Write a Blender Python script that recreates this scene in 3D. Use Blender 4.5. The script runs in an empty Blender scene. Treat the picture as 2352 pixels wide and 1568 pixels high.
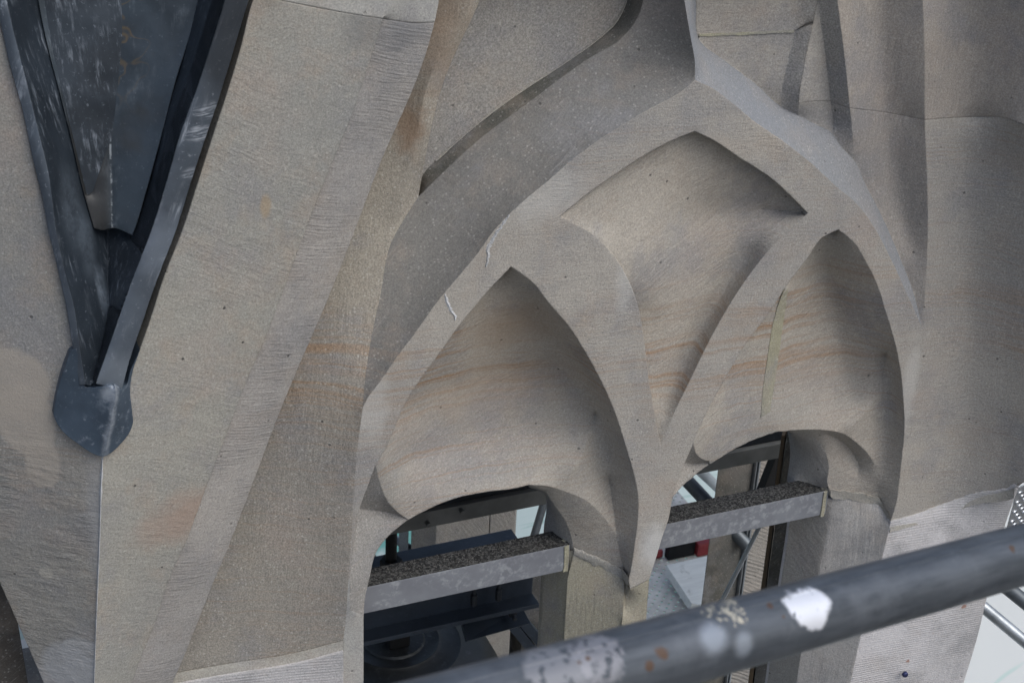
import bpy, bmesh, math, random
import numpy as np
from mathutils import Vector, Matrix, noise, geometry

S = bpy.context.scene
COL = S.collection
random.seed(7)
rng = np.random.default_rng(11)

# ------------------------------------------------------------------ camera
# photo frame measured on a 2352 x 1568 grid; vanishing points of the wall give the camera
F = 3700.0
ex = np.array([9640., -1516., 3700.]); ex /= np.linalg.norm(ex)          # wall right, in camera axes
dn = np.array([-341., 6866., 3700.]); dn -= ex * dn.dot(ex); dn /= np.linalg.norm(dn)
ez = -dn                                                                 # world up
ey = np.cross(ez, ex)                                                    # into the wall
W = np.array([ex, ey, ez])                                               # world = W @ cam
DIST = 3.0
CAM = -DIST * (W @ np.array([0, 0, 1.]))
cam_d = bpy.data.cameras.new('camera')
cam = bpy.data.objects.new('camera', cam_d); COL.objects.link(cam)
m = Matrix.Identity(4)
for r in range(3):
    m[r][0] = W[r][0]; m[r][1] = -W[r][1]; m[r][2] = -W[r][2]; m[r][3] = CAM[r]
cam.matrix_world = m
cam_d.sensor_fit = 'HORIZONTAL'; cam_d.sensor_width = 36.0
cam_d.lens = F / 2352 * 36.0
cam_d.clip_start = 0.05; cam_d.clip_end = 600
cam_d.dof.use_dof = True; cam_d.dof.focus_distance = 3.0; cam_d.dof.aperture_fstop = 14.0
S.camera = cam

# ------------------------------------------------------------------ light
sd = Vector((0.34, -0.50, 0.80)).normalized()                            # towards the sun
el = math.asin(sd.z); rot = math.atan2(sd.x, sd.y)
w = bpy.data.worlds.new('World'); S.world = w; w.use_nodes = True
nt = w.node_tree; bg = nt.nodes['Background']
sky = nt.nodes.new('ShaderNodeTexSky'); sky.sky_type = 'NISHITA'; sky.sun_disc = False
sky.sun_elevation = el; sky.sun_rotation = rot
sky.air_density = 1.0; sky.dust_density = 3.8; sky.ozone_density = 0.9
nt.links.new(sky.outputs[0], bg.inputs[0]); bg.inputs[1].default_value = 0.13
sl = bpy.data.lights.new('sun', 'SUN'); sl.energy = 1.3; sl.angle = math.radians(48); sl.color = (.90, .98, 1.0)
so = bpy.data.objects.new('sun', sl); COL.objects.link(so)
so.rotation_euler = sd.to_track_quat('Z', 'Y').to_euler()
vs = S.view_settings
vs.view_transform = 'Standard'; vs.look = 'None'; vs.exposure = 0.06; vs.gamma = 1.0; vs.use_curve_mapping = False

cy = S.cycles
cy.use_adaptive_sampling = True; cy.adaptive_threshold = 0.02; cy.use_denoising = True
cy.max_bounces = 6; cy.diffuse_bounces = 3; cy.glossy_bounces = 3; cy.transmission_bounces = 3; cy.sample_clamp_indirect = 6

# ------------------------------------------------------------------ pixel-frame to wall helpers
def P(x, y, wv=0.0):
    d = W @ np.array([(x - 1176) / F, (y - 784) / F, 1.0])
    t = (-wv - CAM[1]) / d[1]
    return CAM + t * d

def PA(xyw):
    a = np.asarray(xyw, float)
    c = np.stack([(a[:, 0] - 1176) / F, (a[:, 1] - 784) / F, np.ones(len(a))], 1)
    d = c @ W.T
    t = (-a[:, 2] - CAM[1]) / d[:, 1]
    return CAM + t[:, None] * d

def PD(x, y, depth):
    return CAM + W @ np.array([(x - 1176) / F * depth, (y - 784) / F * depth, depth])

def cur(pts, wv=None, step=7.0, smooth=True, rough=0.0):
    """a smooth line through measured points (x, y, depth), evenly resampled"""
    p = np.array([(q[0], q[1], (q[2] if len(q) > 2 else 0.0) if wv is None else wv) for q in pts], float)
    out = []
    n = len(p)
    for i in range(n - 1):
        p0 = p[max(i - 1, 0)]; p1 = p[i]; p2 = p[i + 1]; p3 = p[min(i + 2, n - 1)]
        if i == 0: p0 = 2 * p1 - p2
        if i == n - 2: p3 = 2 * p2 - p1
        L = np.linalg.norm((p2 - p1)[:2]); k = max(1, int(round(L / step)))
        d0 = max(np.linalg.norm((p1 - p0)[:2]), 1e-3); d2 = max(np.linalg.norm((p3 - p2)[:2]), 1e-3)
        for j in range(k):
            t = j / k
            if smooth and n > 2:
                m1 = ((p2 - p1) / L * d0 + (p1 - p0) / d0 * L) / (d0 + L) * L
                m2 = ((p3 - p2) / d2 * L + (p2 - p1) / L * d2) / (d2 + L) * L
                q = ((2*t**3-3*t*t+1)*p1 + (t**3-2*t*t+t)*m1 + (-2*t**3+3*t*t)*p2 + (t**3-t*t)*m2)
            else:
                q = p1 + (p2 - p1) * t
            out.append(q)
    out.append(p[-1])
    out = np.array(out)
    if rough:
        for i in range(1, len(out) - 1):
            v = noise.noise_vector((out[i][0] * .16, out[i][1] * .16, 3.1))
            u = noise.noise_vector((out[i][0] * .41, out[i][1] * .41, 8.1))
            out[i][0] += rough * (v[0] + .6 * u[0]); out[i][1] += rough * (v[1] + .6 * u[1])
    return out

def ln(*pts, step=7.0):
    return cur(pts, step=step, smooth=False)
def rv(c): return c[::-1]
def dep(c, wv):
    """same line at another depth (a number, or two numbers from end to end)"""
    c = c.copy()
    c[:, 2] = wv if np.isscalar(wv) else np.linspace(wv[0], wv[1], len(c))
    return c
def sh(c, dx, dy, dw=0):
    c = c.copy(); c[:, 0] += dx; c[:, 1] += dy; c[:, 2] += dw; return c
def sub(c, a=None, b=None):
    """piece of a line between the points nearest to a and b"""
    i = 0 if a is None else int(np.argmin(((c[:, :2] - np.array(a)) ** 2).sum(1)))
    j = len(c) - 1 if b is None else int(np.argmin(((c[:, :2] - np.array(b)) ** 2).sum(1)))
    return c[i:j + 1] if j >= i else c[j:i + 1][::-1]

def cat(*segs):
    a = np.concatenate([np.atleast_2d(np.array(s, float)) for s in segs])
    keep = [a[0]]
    for q in a[1:]:
        if abs(q[0] - keep[-1][0]) + abs(q[1] - keep[-1][1]) > 0.6: keep.append(q)
    if abs(keep[0][0] - keep[-1][0]) + abs(keep[0][1] - keep[-1][1]) < 0.6: keep.pop()
    return np.array(keep)

def inside(poly, q):
    x, y = q[:, 0], q[:, 1]
    r = np.zeros(len(q), bool)
    px, py = poly[:, 0], poly[:, 1]
    j = len(poly) - 1
    for i in range(len(poly)):
        c = ((py[i] > y) != (py[j] > y))
        with np.errstate(divide='ignore', invalid='ignore'):
            xi = (px[j] - px[i]) * (y - py[i]) / (py[j] - py[i]) + px[i]
        r ^= c & (x < xi)
        j = i
    return r

class Stone:
    """collects relief faces (each one solved as a smooth depth field between its edges) into one mesh"""
    def __init__(self):
        self.v = []; self.f = []; self.mi = []; self.fields = {}
        self.n = 0
    def face(self, loop, breaks=(), holes=(), mat=0, bulge=0.0, step=9.0, amp=0.0012, key=None, soft=(), soften=50):
        cons = [np.asarray(loop)] + [np.asarray(h) for h in holes]
        vs_, ed = [], []
        for c in cons:
            o = len(vs_); vs_ += list(c)
            ed += [(o + i, o + (i + 1) % len(c)) for i in range(len(c))]
        for b in breaks:
            o = len(vs_); b = np.atleast_2d(np.asarray(b, float)); vs_ += list(b)
            ed += [(o + i, o + i + 1) for i in range(len(b) - 1)]
        nH = len(vs_)
        for b in soft:
            vs_ += list(np.atleast_2d(np.asarray(b, float)))
        A = np.array(vs_)
        lo = cons[0][:, :2].min(0); hi = cons[0][:, :2].max(0)
        gx = np.arange(lo[0], hi[0], step); gy = np.arange(lo[1], hi[1], step * .87)
        G = np.array([(x + (step / 2 if k % 2 else 0), y) for k, y in enumerate(gy) for x in gx])
        if len(G):
            G = G + rng.uniform(-.18, .18, G.shape) * step
            ok = inside(cons[0], G)
            for h in holes: ok &= ~inside(h, G)
            G = G[ok]
        if len(G):
            near = np.zeros(len(G), bool)
            for k in range(0, len(G), 2000):
                d = ((G[k:k+2000, None, :] - A[None, :, :2]) ** 2).sum(2).min(1)
                near[k:k+2000] = d < (step * .55) ** 2
            G = G[~near]
        V2 = [Vector((float(q[0]), float(q[1]))) for q in A] + [Vector((float(q[0]), float(q[1]))) for q in G]
        r = geometry.delaunay_2d_cdt(V2, ed, [], 0, 0.02)
        v2 = np.array([(q[0], q[1]) for q in r[0]]); tri = np.array([t for t in r[2] if len(t) == 3])
        orig = r[3]
        c3 = v2[tri].mean(1)
        ok = inside(cons[0], c3)
        for h in holes: ok &= ~inside(h, c3)
        tri = tri[ok]
        n = len(v2); wv = np.zeros(n); fix = np.zeros(n, bool); hard = np.zeros(n, bool)
        nA = len(A)
        for i, o in enumerate(orig):
            o = [k for k in o if k < nA]
            if o: wv[i] = A[min(o), 2]; fix[i] = True; hard[i] = min(o) < nH
            elif not orig[i]:
                k = int(np.argmin(((A[:, :2] - v2[i]) ** 2).sum(1))); wv[i] = A[k, 2]; fix[i] = True; hard[i] = True
        # cotangent Laplacian
        I, J, K = [], [], []; area = np.zeros(n)
        for a, b, c in ((0, 1, 2), (1, 2, 0), (2, 0, 1)):
            pa, pb, pc = v2[tri[:, a]], v2[tri[:, b]], v2[tri[:, c]]
            u, t = pa - pc, pb - pc
            cr = np.abs(u[:, 0] * t[:, 1] - u[:, 1] * t[:, 0]) + 1e-9
            cot = np.clip((u * t).sum(1) / cr, .02, 8) * .5
            I += [tri[:, a], tri[:, b]]; J += [tri[:, b], tri[:, a]]; K += [cot, cot]
            np.add.at(area, tri[:, a], cr / 6)
        I = np.concatenate(I); J = np.concatenate(J); K = np.concatenate(K)
        D = np.bincount(I, K, n) + 1e-9
        free = ~fix & (D > 1e-6)
        wv[free] = A[:, 2].mean()
        mul = lambda q: D * q - np.bincount(I, K * q[J], n)
        rhs = np.where(free, -bulge * area * 1e-6, 0)
        x = wv.copy(); res = np.where(free, rhs - mul(x), 0); z = res / D; p = z.copy(); rz = res @ z
        for _ in range(600):
            if rz < 1e-16: break
            Ap = np.where(free, mul(p), 0); al = rz / (p @ Ap + 1e-30)
            x += al * p; res -= al * Ap; z = res / D; rz2 = res @ z; p = z + rz2 / rz * p; rz = rz2
        if len(soft):
            mv = ~hard & (D > 1e-6)
            for _ in range(soften):
                av = np.bincount(I, K * x[J], n) / D
                x = np.where(mv, .5 * x + .5 * av, x)
            free = free | mv
        wv = x
        if key: self.fields[key] = (v2.copy(), wv.copy())
        X = PA(np.column_stack([v2, wv]))
        if amp:
            for i in range(n):
                if free[i]:
                    q = X[i]
                    X[i][1] += amp * (noise.noise((q[0] * 9, q[1] * 9, q[2] * 9)) + .5 * noise.noise((q[0] * 31, q[1] * 31, q[2] * 31)))
        # facing the viewer
        a, b, c = X[tri[:, 0]], X[tri[:, 1]], X[tri[:, 2]]
        nn = np.cross(b - a, c - a)
        flip = (nn * (CAM - a)).sum(1) < 0
        tri[flip] = tri[flip][:, ::-1]
        self.v += [tuple(q) for q in X]; self.f += [tuple(int(k) + self.n for k in t) for t in tri]
        self.mi += [mat] * len(tri); self.n += n
        return self
    def at(self, key, x, y):
        v2, wv = self.fields[key]
        return float(wv[int(np.argmin(((v2 - np.array([x, y])) ** 2).sum(1)))])
    def build(self, name, mats, parent=None, back=0.30, sharp=28, skirt_mat=0):
        bm = bmesh.new()
        vv = [bm.verts.new(q) for q in self.v]
        for f, k in zip(self.f, self.mi):
            if len(set(f)) < 3: continue
            try:
                fc = bm.faces.new([vv[i] for i in f]); fc.material_index = k
            except ValueError: pass
        bmesh.ops.remove_doubles(bm, verts=bm.verts, dist=2e-4)
        loose = [q for q in bm.verts if not q.link_faces]
        bmesh.ops.delete(bm, geom=loose, context='VERTS')
        be = [e for e in bm.edges if len(e.link_faces) == 1]
        nb = {}
        def bk(q):
            if q not in nb: nb[q] = bm.verts.new((q.co.x, max(back, q.co.y + .01), q.co.z))
            return nb[q]
        for e in be:
            l = [q for q in e.link_faces[0].loops if q.edge == e][0]
            a, b = l.vert, l.link_loop_next.vert
            try:
                fc = bm.faces.new((b, a, bk(a), bk(b))); fc.material_index = skirt_mat
            except ValueError: pass
        me = bpy.data.meshes.new(name); bm.to_mesh(me); bm.free()
        for q in mats: me.materials.append(q)
        me.polygons.foreach_set('use_smooth', [True] * len(me.polygons))
        me.set_sharp_from_angle(angle=math.radians(sharp))
        o = bpy.data.objects.new(name, me); COL.objects.link(o)
        if parent: o.parent = parent
        return o

# ------------------------------------------------------------------ materials
def node(nt, t, **kw):
    n = nt.nodes.new(t)
    for k, v in kw.items():
        if k in ('op', 'operation'): n.operation = v
        elif k in ('bt',): n.blend_type = v
        elif hasattr(n, k) and not isinstance(k, int): setattr(n, k, v)
    return n
class M:
    def __init__(self, name, rough=.9):
        self.m = bpy.data.materials.new(name); self.m.use_nodes = True
        self.t = self.m.node_tree; self.b = self.t.nodes['Principled BSDF']
        self.b.inputs['Roughness'].default_value = rough
        self.b.inputs['Specular IOR Level'].default_value = .25
        self.pos = self.t.nodes.new('ShaderNodeTexCoord').outputs['Object']
    def link(self, a, b): self.t.links.new(a, b)
    def put(self, sock, v):
        if isinstance(v, bpy.types.NodeSocket): self.link(v, sock)
        else:
            try: sock.default_value = v
            except Exception: sock.default_value = tuple(v) + (1,)
    def math(self, op, a, b=0.0, clamp=False):
        n = node(self.t, 'ShaderNodeMath', op=op); n.use_clamp = clamp
        self.put(n.inputs[0], a); self.put(n.inputs[1], b); return n.outputs[0]
    def dot(self, v, d):
        n = node(self.t, 'ShaderNodeVectorMath', op='DOT_PRODUCT'); self.put(n.inputs[0], v); n.inputs[1].default_value = d; return n.outputs['Value']
    def comb(self, x, y, z):
        n = node(self.t, 'ShaderNodeCombineXYZ'); self.put(n.inputs[0], x); self.put(n.inputs[1], y); self.put(n.inputs[2], z); return n.outputs[0]
    def scale(self, v, s):
        n = node(self.t, 'ShaderNodeVectorMath', op='MULTIPLY'); self.put(n.inputs[0], v); n.inputs[1].default_value = s; return n.outputs[0]
    def noise(self, scale, detail=3, rough=.55, v=None, dist=0.0):
        n = node(self.t, 'ShaderNodeTexNoise'); self.put(n.inputs['Vector'], v if v is not None else self.pos)
        n.inputs['Scale'].default_value = scale; n.inputs['Detail'].default_value = detail
        n.inputs['Roughness'].default_value = rough; n.inputs['Distortion'].default_value = dist
        return n.outputs['Fac']
    def voro(self, scale, v=None):
        n = node(self.t, 'ShaderNodeTexVoronoi'); self.put(n.inputs['Vector'], v if v is not None else self.pos)
        n.inputs['Scale'].default_value = scale
        return n.outputs['Distance'], n.outputs['Color']
    def ramp(self, f, a, b, lo=0., hi=1.):
        n = node(self.t, 'ShaderNodeMapRange'); n.interpolation_type = 'SMOOTHSTEP'
        self.put(n.inputs[0], f); n.inputs[1].default_value = a; n.inputs[2].default_value = b
        n.inputs[3].default_value = lo; n.inputs[4].default_value = hi
        return n.outputs[0]
    def mix(self, f, a, b, bt='MIX'):
        n = node(self.t, 'ShaderNodeMix'); n.data_type = 'RGBA'; n.blend_type = bt
        self.put(n.inputs['Factor'], f)
        self.put(n.inputs['A'] if False else n.inputs[6], a); self.put(n.inputs[7], b)
        return n.outputs[2]
    def blob(self, p, r, lo=.75, hi=1.1, nz=.5, sc=30, v=None, sq=(1, 1, 1)):
        """soft mask round a place on the surface"""
        n = node(self.t, 'ShaderNodeVectorMath', op='SUBTRACT'); self.put(n.inputs[0], v if v is not None else self.pos); n.inputs[1].default_value = tuple(p)
        s = self.scale(n.outputs[0], tuple(1 / (r * k) for k in sq))
        l = node(self.t, 'ShaderNodeVectorMath', op='LENGTH'); self.link(s, l.inputs[0])
        d = self.math('ADD', l.outputs['Value'], self.math('MULTIPLY', self.math('SUBTRACT', self.noise(sc, 4, .6), .5), nz * 2))
        return self.ramp(d, lo, hi, 1, 0)
    def bump(self, h, strength, dist, prev=None):
        n = node(self.t, 'ShaderNodeBump'); n.inputs['Strength'].default_value = strength; n.inputs['Distance'].default_value = dist
        self.put(n.inputs['Height'], h)
        if prev is not None: self.link(prev, n.inputs['Normal'])
        return n.outputs[0]
    def bevel(self, r):
        n = node(self.t, 'ShaderNodeBevel'); n.samples = 4; n.inputs['Radius'].default_value = r; return n.outputs[0]
    def done(self, col, nrm=None, rough=None, metal=None):
        self.put(self.b.inputs['Base Color'], col)
        if nrm is not None: self.link(nrm, self.b.inputs['Normal'])
        if rough is not None: self.put(self.b.inputs['Roughness'], rough)
        if metal is not None: self.put(self.b.inputs['Metallic'], metal)
        return self.m

def unit(v):
    v = np.array(v, dtype=float); return tuple(v / np.linalg.norm(v))
def wdir(x0, y0, x1, y1):
    """direction along the wall between two places"""
    return unit(P(x1, y1) - P(x0, y0))
BED = P(1240, 830)[2]                        # height of the rusty bedding layers

def stone(name, base=(.38, .355, .32), tint=(.31, .30, .285), along=None, freq=170, groove=.35, gcol=.0,
          saw=0.0, zone=None, samp=.13, ulen=16, wav=.014, wsc=9, veins=1.0, grain=1.0, pits=1.0, warm=.5, scr=(.77, 0., .64), bevel=.004, rust=0.0, extra=None):
    s = M(name, .92)
    big = s.noise(2.6, 4, .6); mid = s.noise(11, 5, .62); fine = s.noise(190, 4, .75); gr = s.noise(330, 2, .6)
    c = s.mix(s.ramp(big, .32, .68), base, tint)
    c = s.mix(s.math('MULTIPLY', s.ramp(mid, .48, .70), .60 * warm), c, (.39, .325, .265))
    c = s.mix(s.math('MULTIPLY', s.ramp(s.noise(1.5, 5, .62), .46, .62), .30), c, (.25, .25, .25))
    c = s.mix(s.math('MULTIPLY', s.ramp(s.noise(6.5, 5, .68), .48, .68), .55), c, (.265, .265, .275))
    c = s.mix(s.math('MULTIPLY', s.ramp(s.noise(4.3, 4, .6), .52, .70), .35 * warm), c, (.41, .335, .295))
    # rusty beds, horizontal through the block
    x, z, yy = s.dot(s.pos, (1, 0, 0)), s.dot(s.pos, (.07, .02, 1)), s.dot(s.pos, (0, 1, 0))
    if veins:
        wob = s.math('MULTIPLY', s.math('SUBTRACT', s.noise(5, 3, .55), .5), .045)
        zz = s.math('ADD', z, wob)
        lay = s.noise(1.0, 3, .65, s.comb(s.math('MULTIPLY', x, 1.1), s.math('MULTIPLY', yy, 1.1), s.math('MULTIPLY', zz, 105)))
        thin = s.noise(1.0, 2, .6, s.comb(s.math('MULTIPLY', x, 2), s.math('MULTIPLY', yy, 2), s.math('MULTIPLY', zz, 170)))
        band = s.math('MULTIPLY', s.ramp(zz, BED - .17, BED - .05), s.ramp(zz, BED + .05, BED + .17, 1, 0))
        part = s.ramp(s.noise(2.6, 3, .55), .34, .60)
        v = s.math('MULTIPLY', s.math('MULTIPLY', s.ramp(lay, .42, .70), band), s.math('MULTIPLY', part, .55 * veins))
        c = s.mix(v, c, (.335, .222, .14))
        v2 = s.math('MULTIPLY', s.math('MULTIPLY', s.ramp(thin, .50, .72), s.ramp(s.noise(1.7, 2, .5), .42, .66)), .28 * veins)
        c = s.mix(v2, c, (.33, .225, .155))
    # sand grains and freckles
    c = s.mix(.24 * grain, c, s.mix(s.ramp(gr, .30, .70), (.20, .20, .20), (.80, .79, .78)), 'OVERLAY')
    c = s.mix(.13 * grain, c, s.mix(s.ramp(fine, .36, .64), (.28, .275, .27), (.72, .72, .71)), 'OVERLAY')
    dl, pl = s.voro(150); sp_ = node(s.t, 'ShaderNodeSeparateColor'); s.link(pl, sp_.inputs[0])
    c = s.mix(s.math('MULTIPLY', s.math('MULTIPLY', s.ramp(dl, .18, .38, 1, 0), s.ramp(sp_.outputs[0], .72, .8)), .28 * grain), c, (.62, .60, .56))
    c = s.mix(s.math('MULTIPLY', s.math('MULTIPLY', s.ramp(dl, .15, .34, 1, 0), s.ramp(sp_.outputs[1], .80, .86)), .35 * grain), c, (.16, .155, .15))
    h = s.math('ADD', s.math('MULTIPLY', gr, .5), s.math('MULTIPLY', fine, 1.0))
    n = s.bevel(bevel) if bevel else None
    n = s.bump(h, .32, .0035, n)
    if along is not None:
        a = np.array(along, dtype=float); b = np.cross(a, (0., 1., 0.)); b /= np.linalg.norm(b)
        u = s.dot(s.pos, tuple(a)); q = s.dot(s.pos, tuple(b))
        wv = s.math('ADD', q, s.math('MULTIPLY', s.math('SUBTRACT', s.noise(wsc, 2), .5), wav))
        g = s.noise(1.0, 3, .65, s.comb(s.math('MULTIPLY', u, ulen), s.math('MULTIPLY', s.dot(s.pos, (0, 1, 0)), 40), s.math('MULTIPLY', wv, freq)))
        if saw:
            sn = s.math('SINE', s.math('MULTIPLY', wv, saw * 6.283))
            g = s.math('ADD', s.math('MULTIPLY', g, .7), s.math('MULTIPLY', sn, samp))
        patchy = s.ramp(s.noise(8, 4, .6), .34, .62, .15, 1)
        if zone: patchy = s.math('MULTIPLY', patchy, s.ramp(z, zone[0], zone[1], 1, .12))
        gg = s.math('MULTIPLY', g, patchy)
        n = s.bump(gg, groove, .006, n)
        if gcol: c = s.mix(s.math('MULTIPLY', s.math('MULTIPLY', s.ramp(g, .36, .60, 1, 0), patchy), gcol), c, (.20, .19, .185))
    sx = s.noise(1.0, 3, .7, s.comb(s.math('MULTIPLY', s.dot(s.pos, scr), 26), s.math('MULTIPLY', s.dot(s.pos, tuple(np.cross(np.array(scr), (0., 1., 0.)))), 300), s.math('MULTIPLY', yy, 60)))
    sm = s.math('MULTIPLY', s.ramp(sx, .56, .74), s.ramp(s.noise(8, 4, .65), .42, .62))
    c = s.mix(s.math('MULTIPLY', sm, .34), c, (.58, .56, .53))
    n = s.bump(sx, .16, .0035, n)
    if pits:
        d, pc = s.voro(24); sep = node(s.t, 'ShaderNodeSeparateColor'); s.link(pc, sep.inputs[0])
        hole = s.math('MULTIPLY', s.ramp(d, .035, .085, 1, 0), s.ramp(sep.outputs[0], .40, .41))
        c = s.mix(s.math('MULTIPLY', hole, .75 * pits), c, (.10, .095, .09))
        n = s.bump(s.math('SUBTRACT', 1.0, hole), .6, .002, n)
    if rust:
        d, pc = s.voro(17); sep = node(s.t, 'ShaderNodeSeparateColor'); s.link(pc, sep.inputs[0])
        dd = s.math('ADD', d, s.math('MULTIPLY', s.math('SUBTRACT', s.noise(90, 2), .5), .16))
        hole = s.math('MULTIPLY', s.ramp(dd, .07, .13, 1, 0), s.ramp(sep.outputs[1], .5, .51))
        c = s.mix(s.math('MULTIPLY', hole, rust), c, (.30, .13, .075))
    if extra: c = extra(s, c)
    return s.done(c, n)

def metal(name, base, rough=.45, met=.6, scuff=(.35, .38, .42), amt=.3, along=None, freq=120, grime=None, spec=.5, mott=.35, extra=None):
    s = M(name, rough); s.b.inputs['Specular IOR Level'].default_value = spec
    c = s.mix(s.ramp(s.noise(9, 5, .6), .35, .68), base, tuple(k * (1 - mott) for k in base))
    if along is not None:
        a = np.array(along, dtype=float); b = np.cross(a, (0., 1., 0.)); b /= np.linalg.norm(b)
        g = s.noise(1.0, 4, .7, s.comb(s.math('MULTIPLY', s.dot(s.pos, tuple(a)), 9), s.math('MULTIPLY', s.dot(s.pos, (0, 1, 0)), freq), s.math('MULTIPLY', s.dot(s.pos, tuple(b)), freq)))
    else: g = s.noise(60, 5, .7)
    f = s.math('MULTIPLY', s.math('MULTIPLY', s.ramp(g, .50, .74), s.ramp(s.noise(13, 4, .6), .42, .66)), amt)
    c = s.mix(f, c, scuff)
    f2 = s.math('MULTIPLY', s.ramp(s.noise(140, 3, .7), .60, .75), amt * .55)
    c = s.mix(f2, c, scuff)
    if grime: c = s.mix(s.math('MULTIPLY', s.ramp(s.noise(5, 4, .6), .55, .72), .6), c, grime)
    if extra: c = extra(s, c)
    n = s.bump(s.noise(45, 4, .6), .15, .004, s.bevel(.002))
    n = s.bump(g, .1, .002, n)
    return s.done(c, n, s.math('ADD', s.math('MULTIPLY', g, .25), rough - .1), s.math('MULTIPLY', s.math('SUBTRACT', 1.0, f), met))

up = (0, 0, 1); horiz = (1, 0, 0)
dE = wdir(1000, 720, 1400, 330)
def under_joint(s, c):
    """grey run-off stain below the coping joint"""
    p = P(940, 70, .03)
    return s.mix(s.math('MULTIPLY', s.blob(p, .075, .3, 1.0, .6, 28, sq=(1.1, 1, .75)), .55), c, (.17, .175, .185))
def under_joint2(s, c):
    p = P(850, 60, .05)
    c = s.mix(s.math('MULTIPLY', s.blob(p, .07, .3, 1.0, .6, 24, sq=(1.2, 1, .7)), .45), c, (.19, .19, .19))
    p = P(608, 470, .06)
    c = s.mix(s.math('MULTIPLY', s.blob(p, .017, .5, 1.0, .25, 60, sq=(.8, 1, 1.7)), .6), c, (.40, .30, .19))
    p = P(440, 1180, .05)
    return s.mix(s.math('MULTIPLY', s.blob(p, .11, .2, 1.1, .5, 18, sq=(1.4, 1, .6)), .5), c, (.38, .25, .19))
def brown_top(s, c):
    p = P(940, 290, -.08)
    c = s.mix(s.math('MULTIPLY', s.blob(p, .05, .2, 1.0, .6, 26, sq=(.7, 1, 1.6)), .65), c, (.26, .165, .10))
    p = P(1000, 60, -.08)
    return s.mix(s.math('MULTIPLY', s.blob(p, .12, .2, 1.0, .5, 20, sq=(.6, 1, 1.4)), .45), c, (.27, .19, .13))
def left_marks(s, c):
    """smooth repair, filled hole and pale foot of the combed face"""
    for (u, v, r, sq) in ((20, 880, .068, (1, 1, .9)), (62, 960, .062, (.8, 1, 1.1)), (100, 1050, .045, (.7, 1, 1.2))):
        c = s.mix(s.math('MULTIPLY', s.blob(P(u, v, .05), r, .88, 1.08, .16, 30, sq=sq), .75), c, (.42, .375, .325))
    c = s.mix(s.math('MULTIPLY', s.blob(P(104, 1318, .06), .013, .8, 1.1, .2, 60), .7), c, (.44, .41, .36))
    for (u, v, r) in ((150, 1540, .055), (195, 1500, .045), (130, 1620, .08)):
        c = s.mix(s.math('MULTIPLY', s.blob(P(u, v, .08), r, .85, 1.08, .2, 26), .6), c, (.44, .44, .445))
    return s.mix(s.math('MULTIPLY', s.blob(P(232, 1200, .11), .03, .2, 1.1, .4, 26, sq=(1, 1, 6)), .5), c, (.40, .40, .41))
def warm_head(s, c):
    c = s.mix(s.math('MULTIPLY', s.blob(P(1175, 735, -.08), .13, .1, 1.0, .5, 12, sq=(1, 1, .8)), .5), c, (.33, .24, .16))
    return s.mix(s.math('MULTIPLY', s.blob(P(1150, 880, -.11), .16, .1, 1.0, .5, 12, sq=(1.4, 1, .6)), .35), c, (.37, .28, .20))
def worn(s, c):
    for (u, v, r, k, sq) in ((1500, 1255, .055, .75, (.8, 1, 1.5)), (850, 930, .07, .35, (.7, 1, 1.6)), (2085, 900, .05, .35, (.6, 1, 3.5)), (1250, 440, .09, .35, (1.3, 1, .9)), (1440, 640, .05, .4, (.6, 1, 1.8))):
        c = s.mix(s.math('MULTIPLY', s.blob(P(u, v), r, .3, 1.0, .5, 26, sq=sq), k), c, (.56, .555, .54))
    return c
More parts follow.
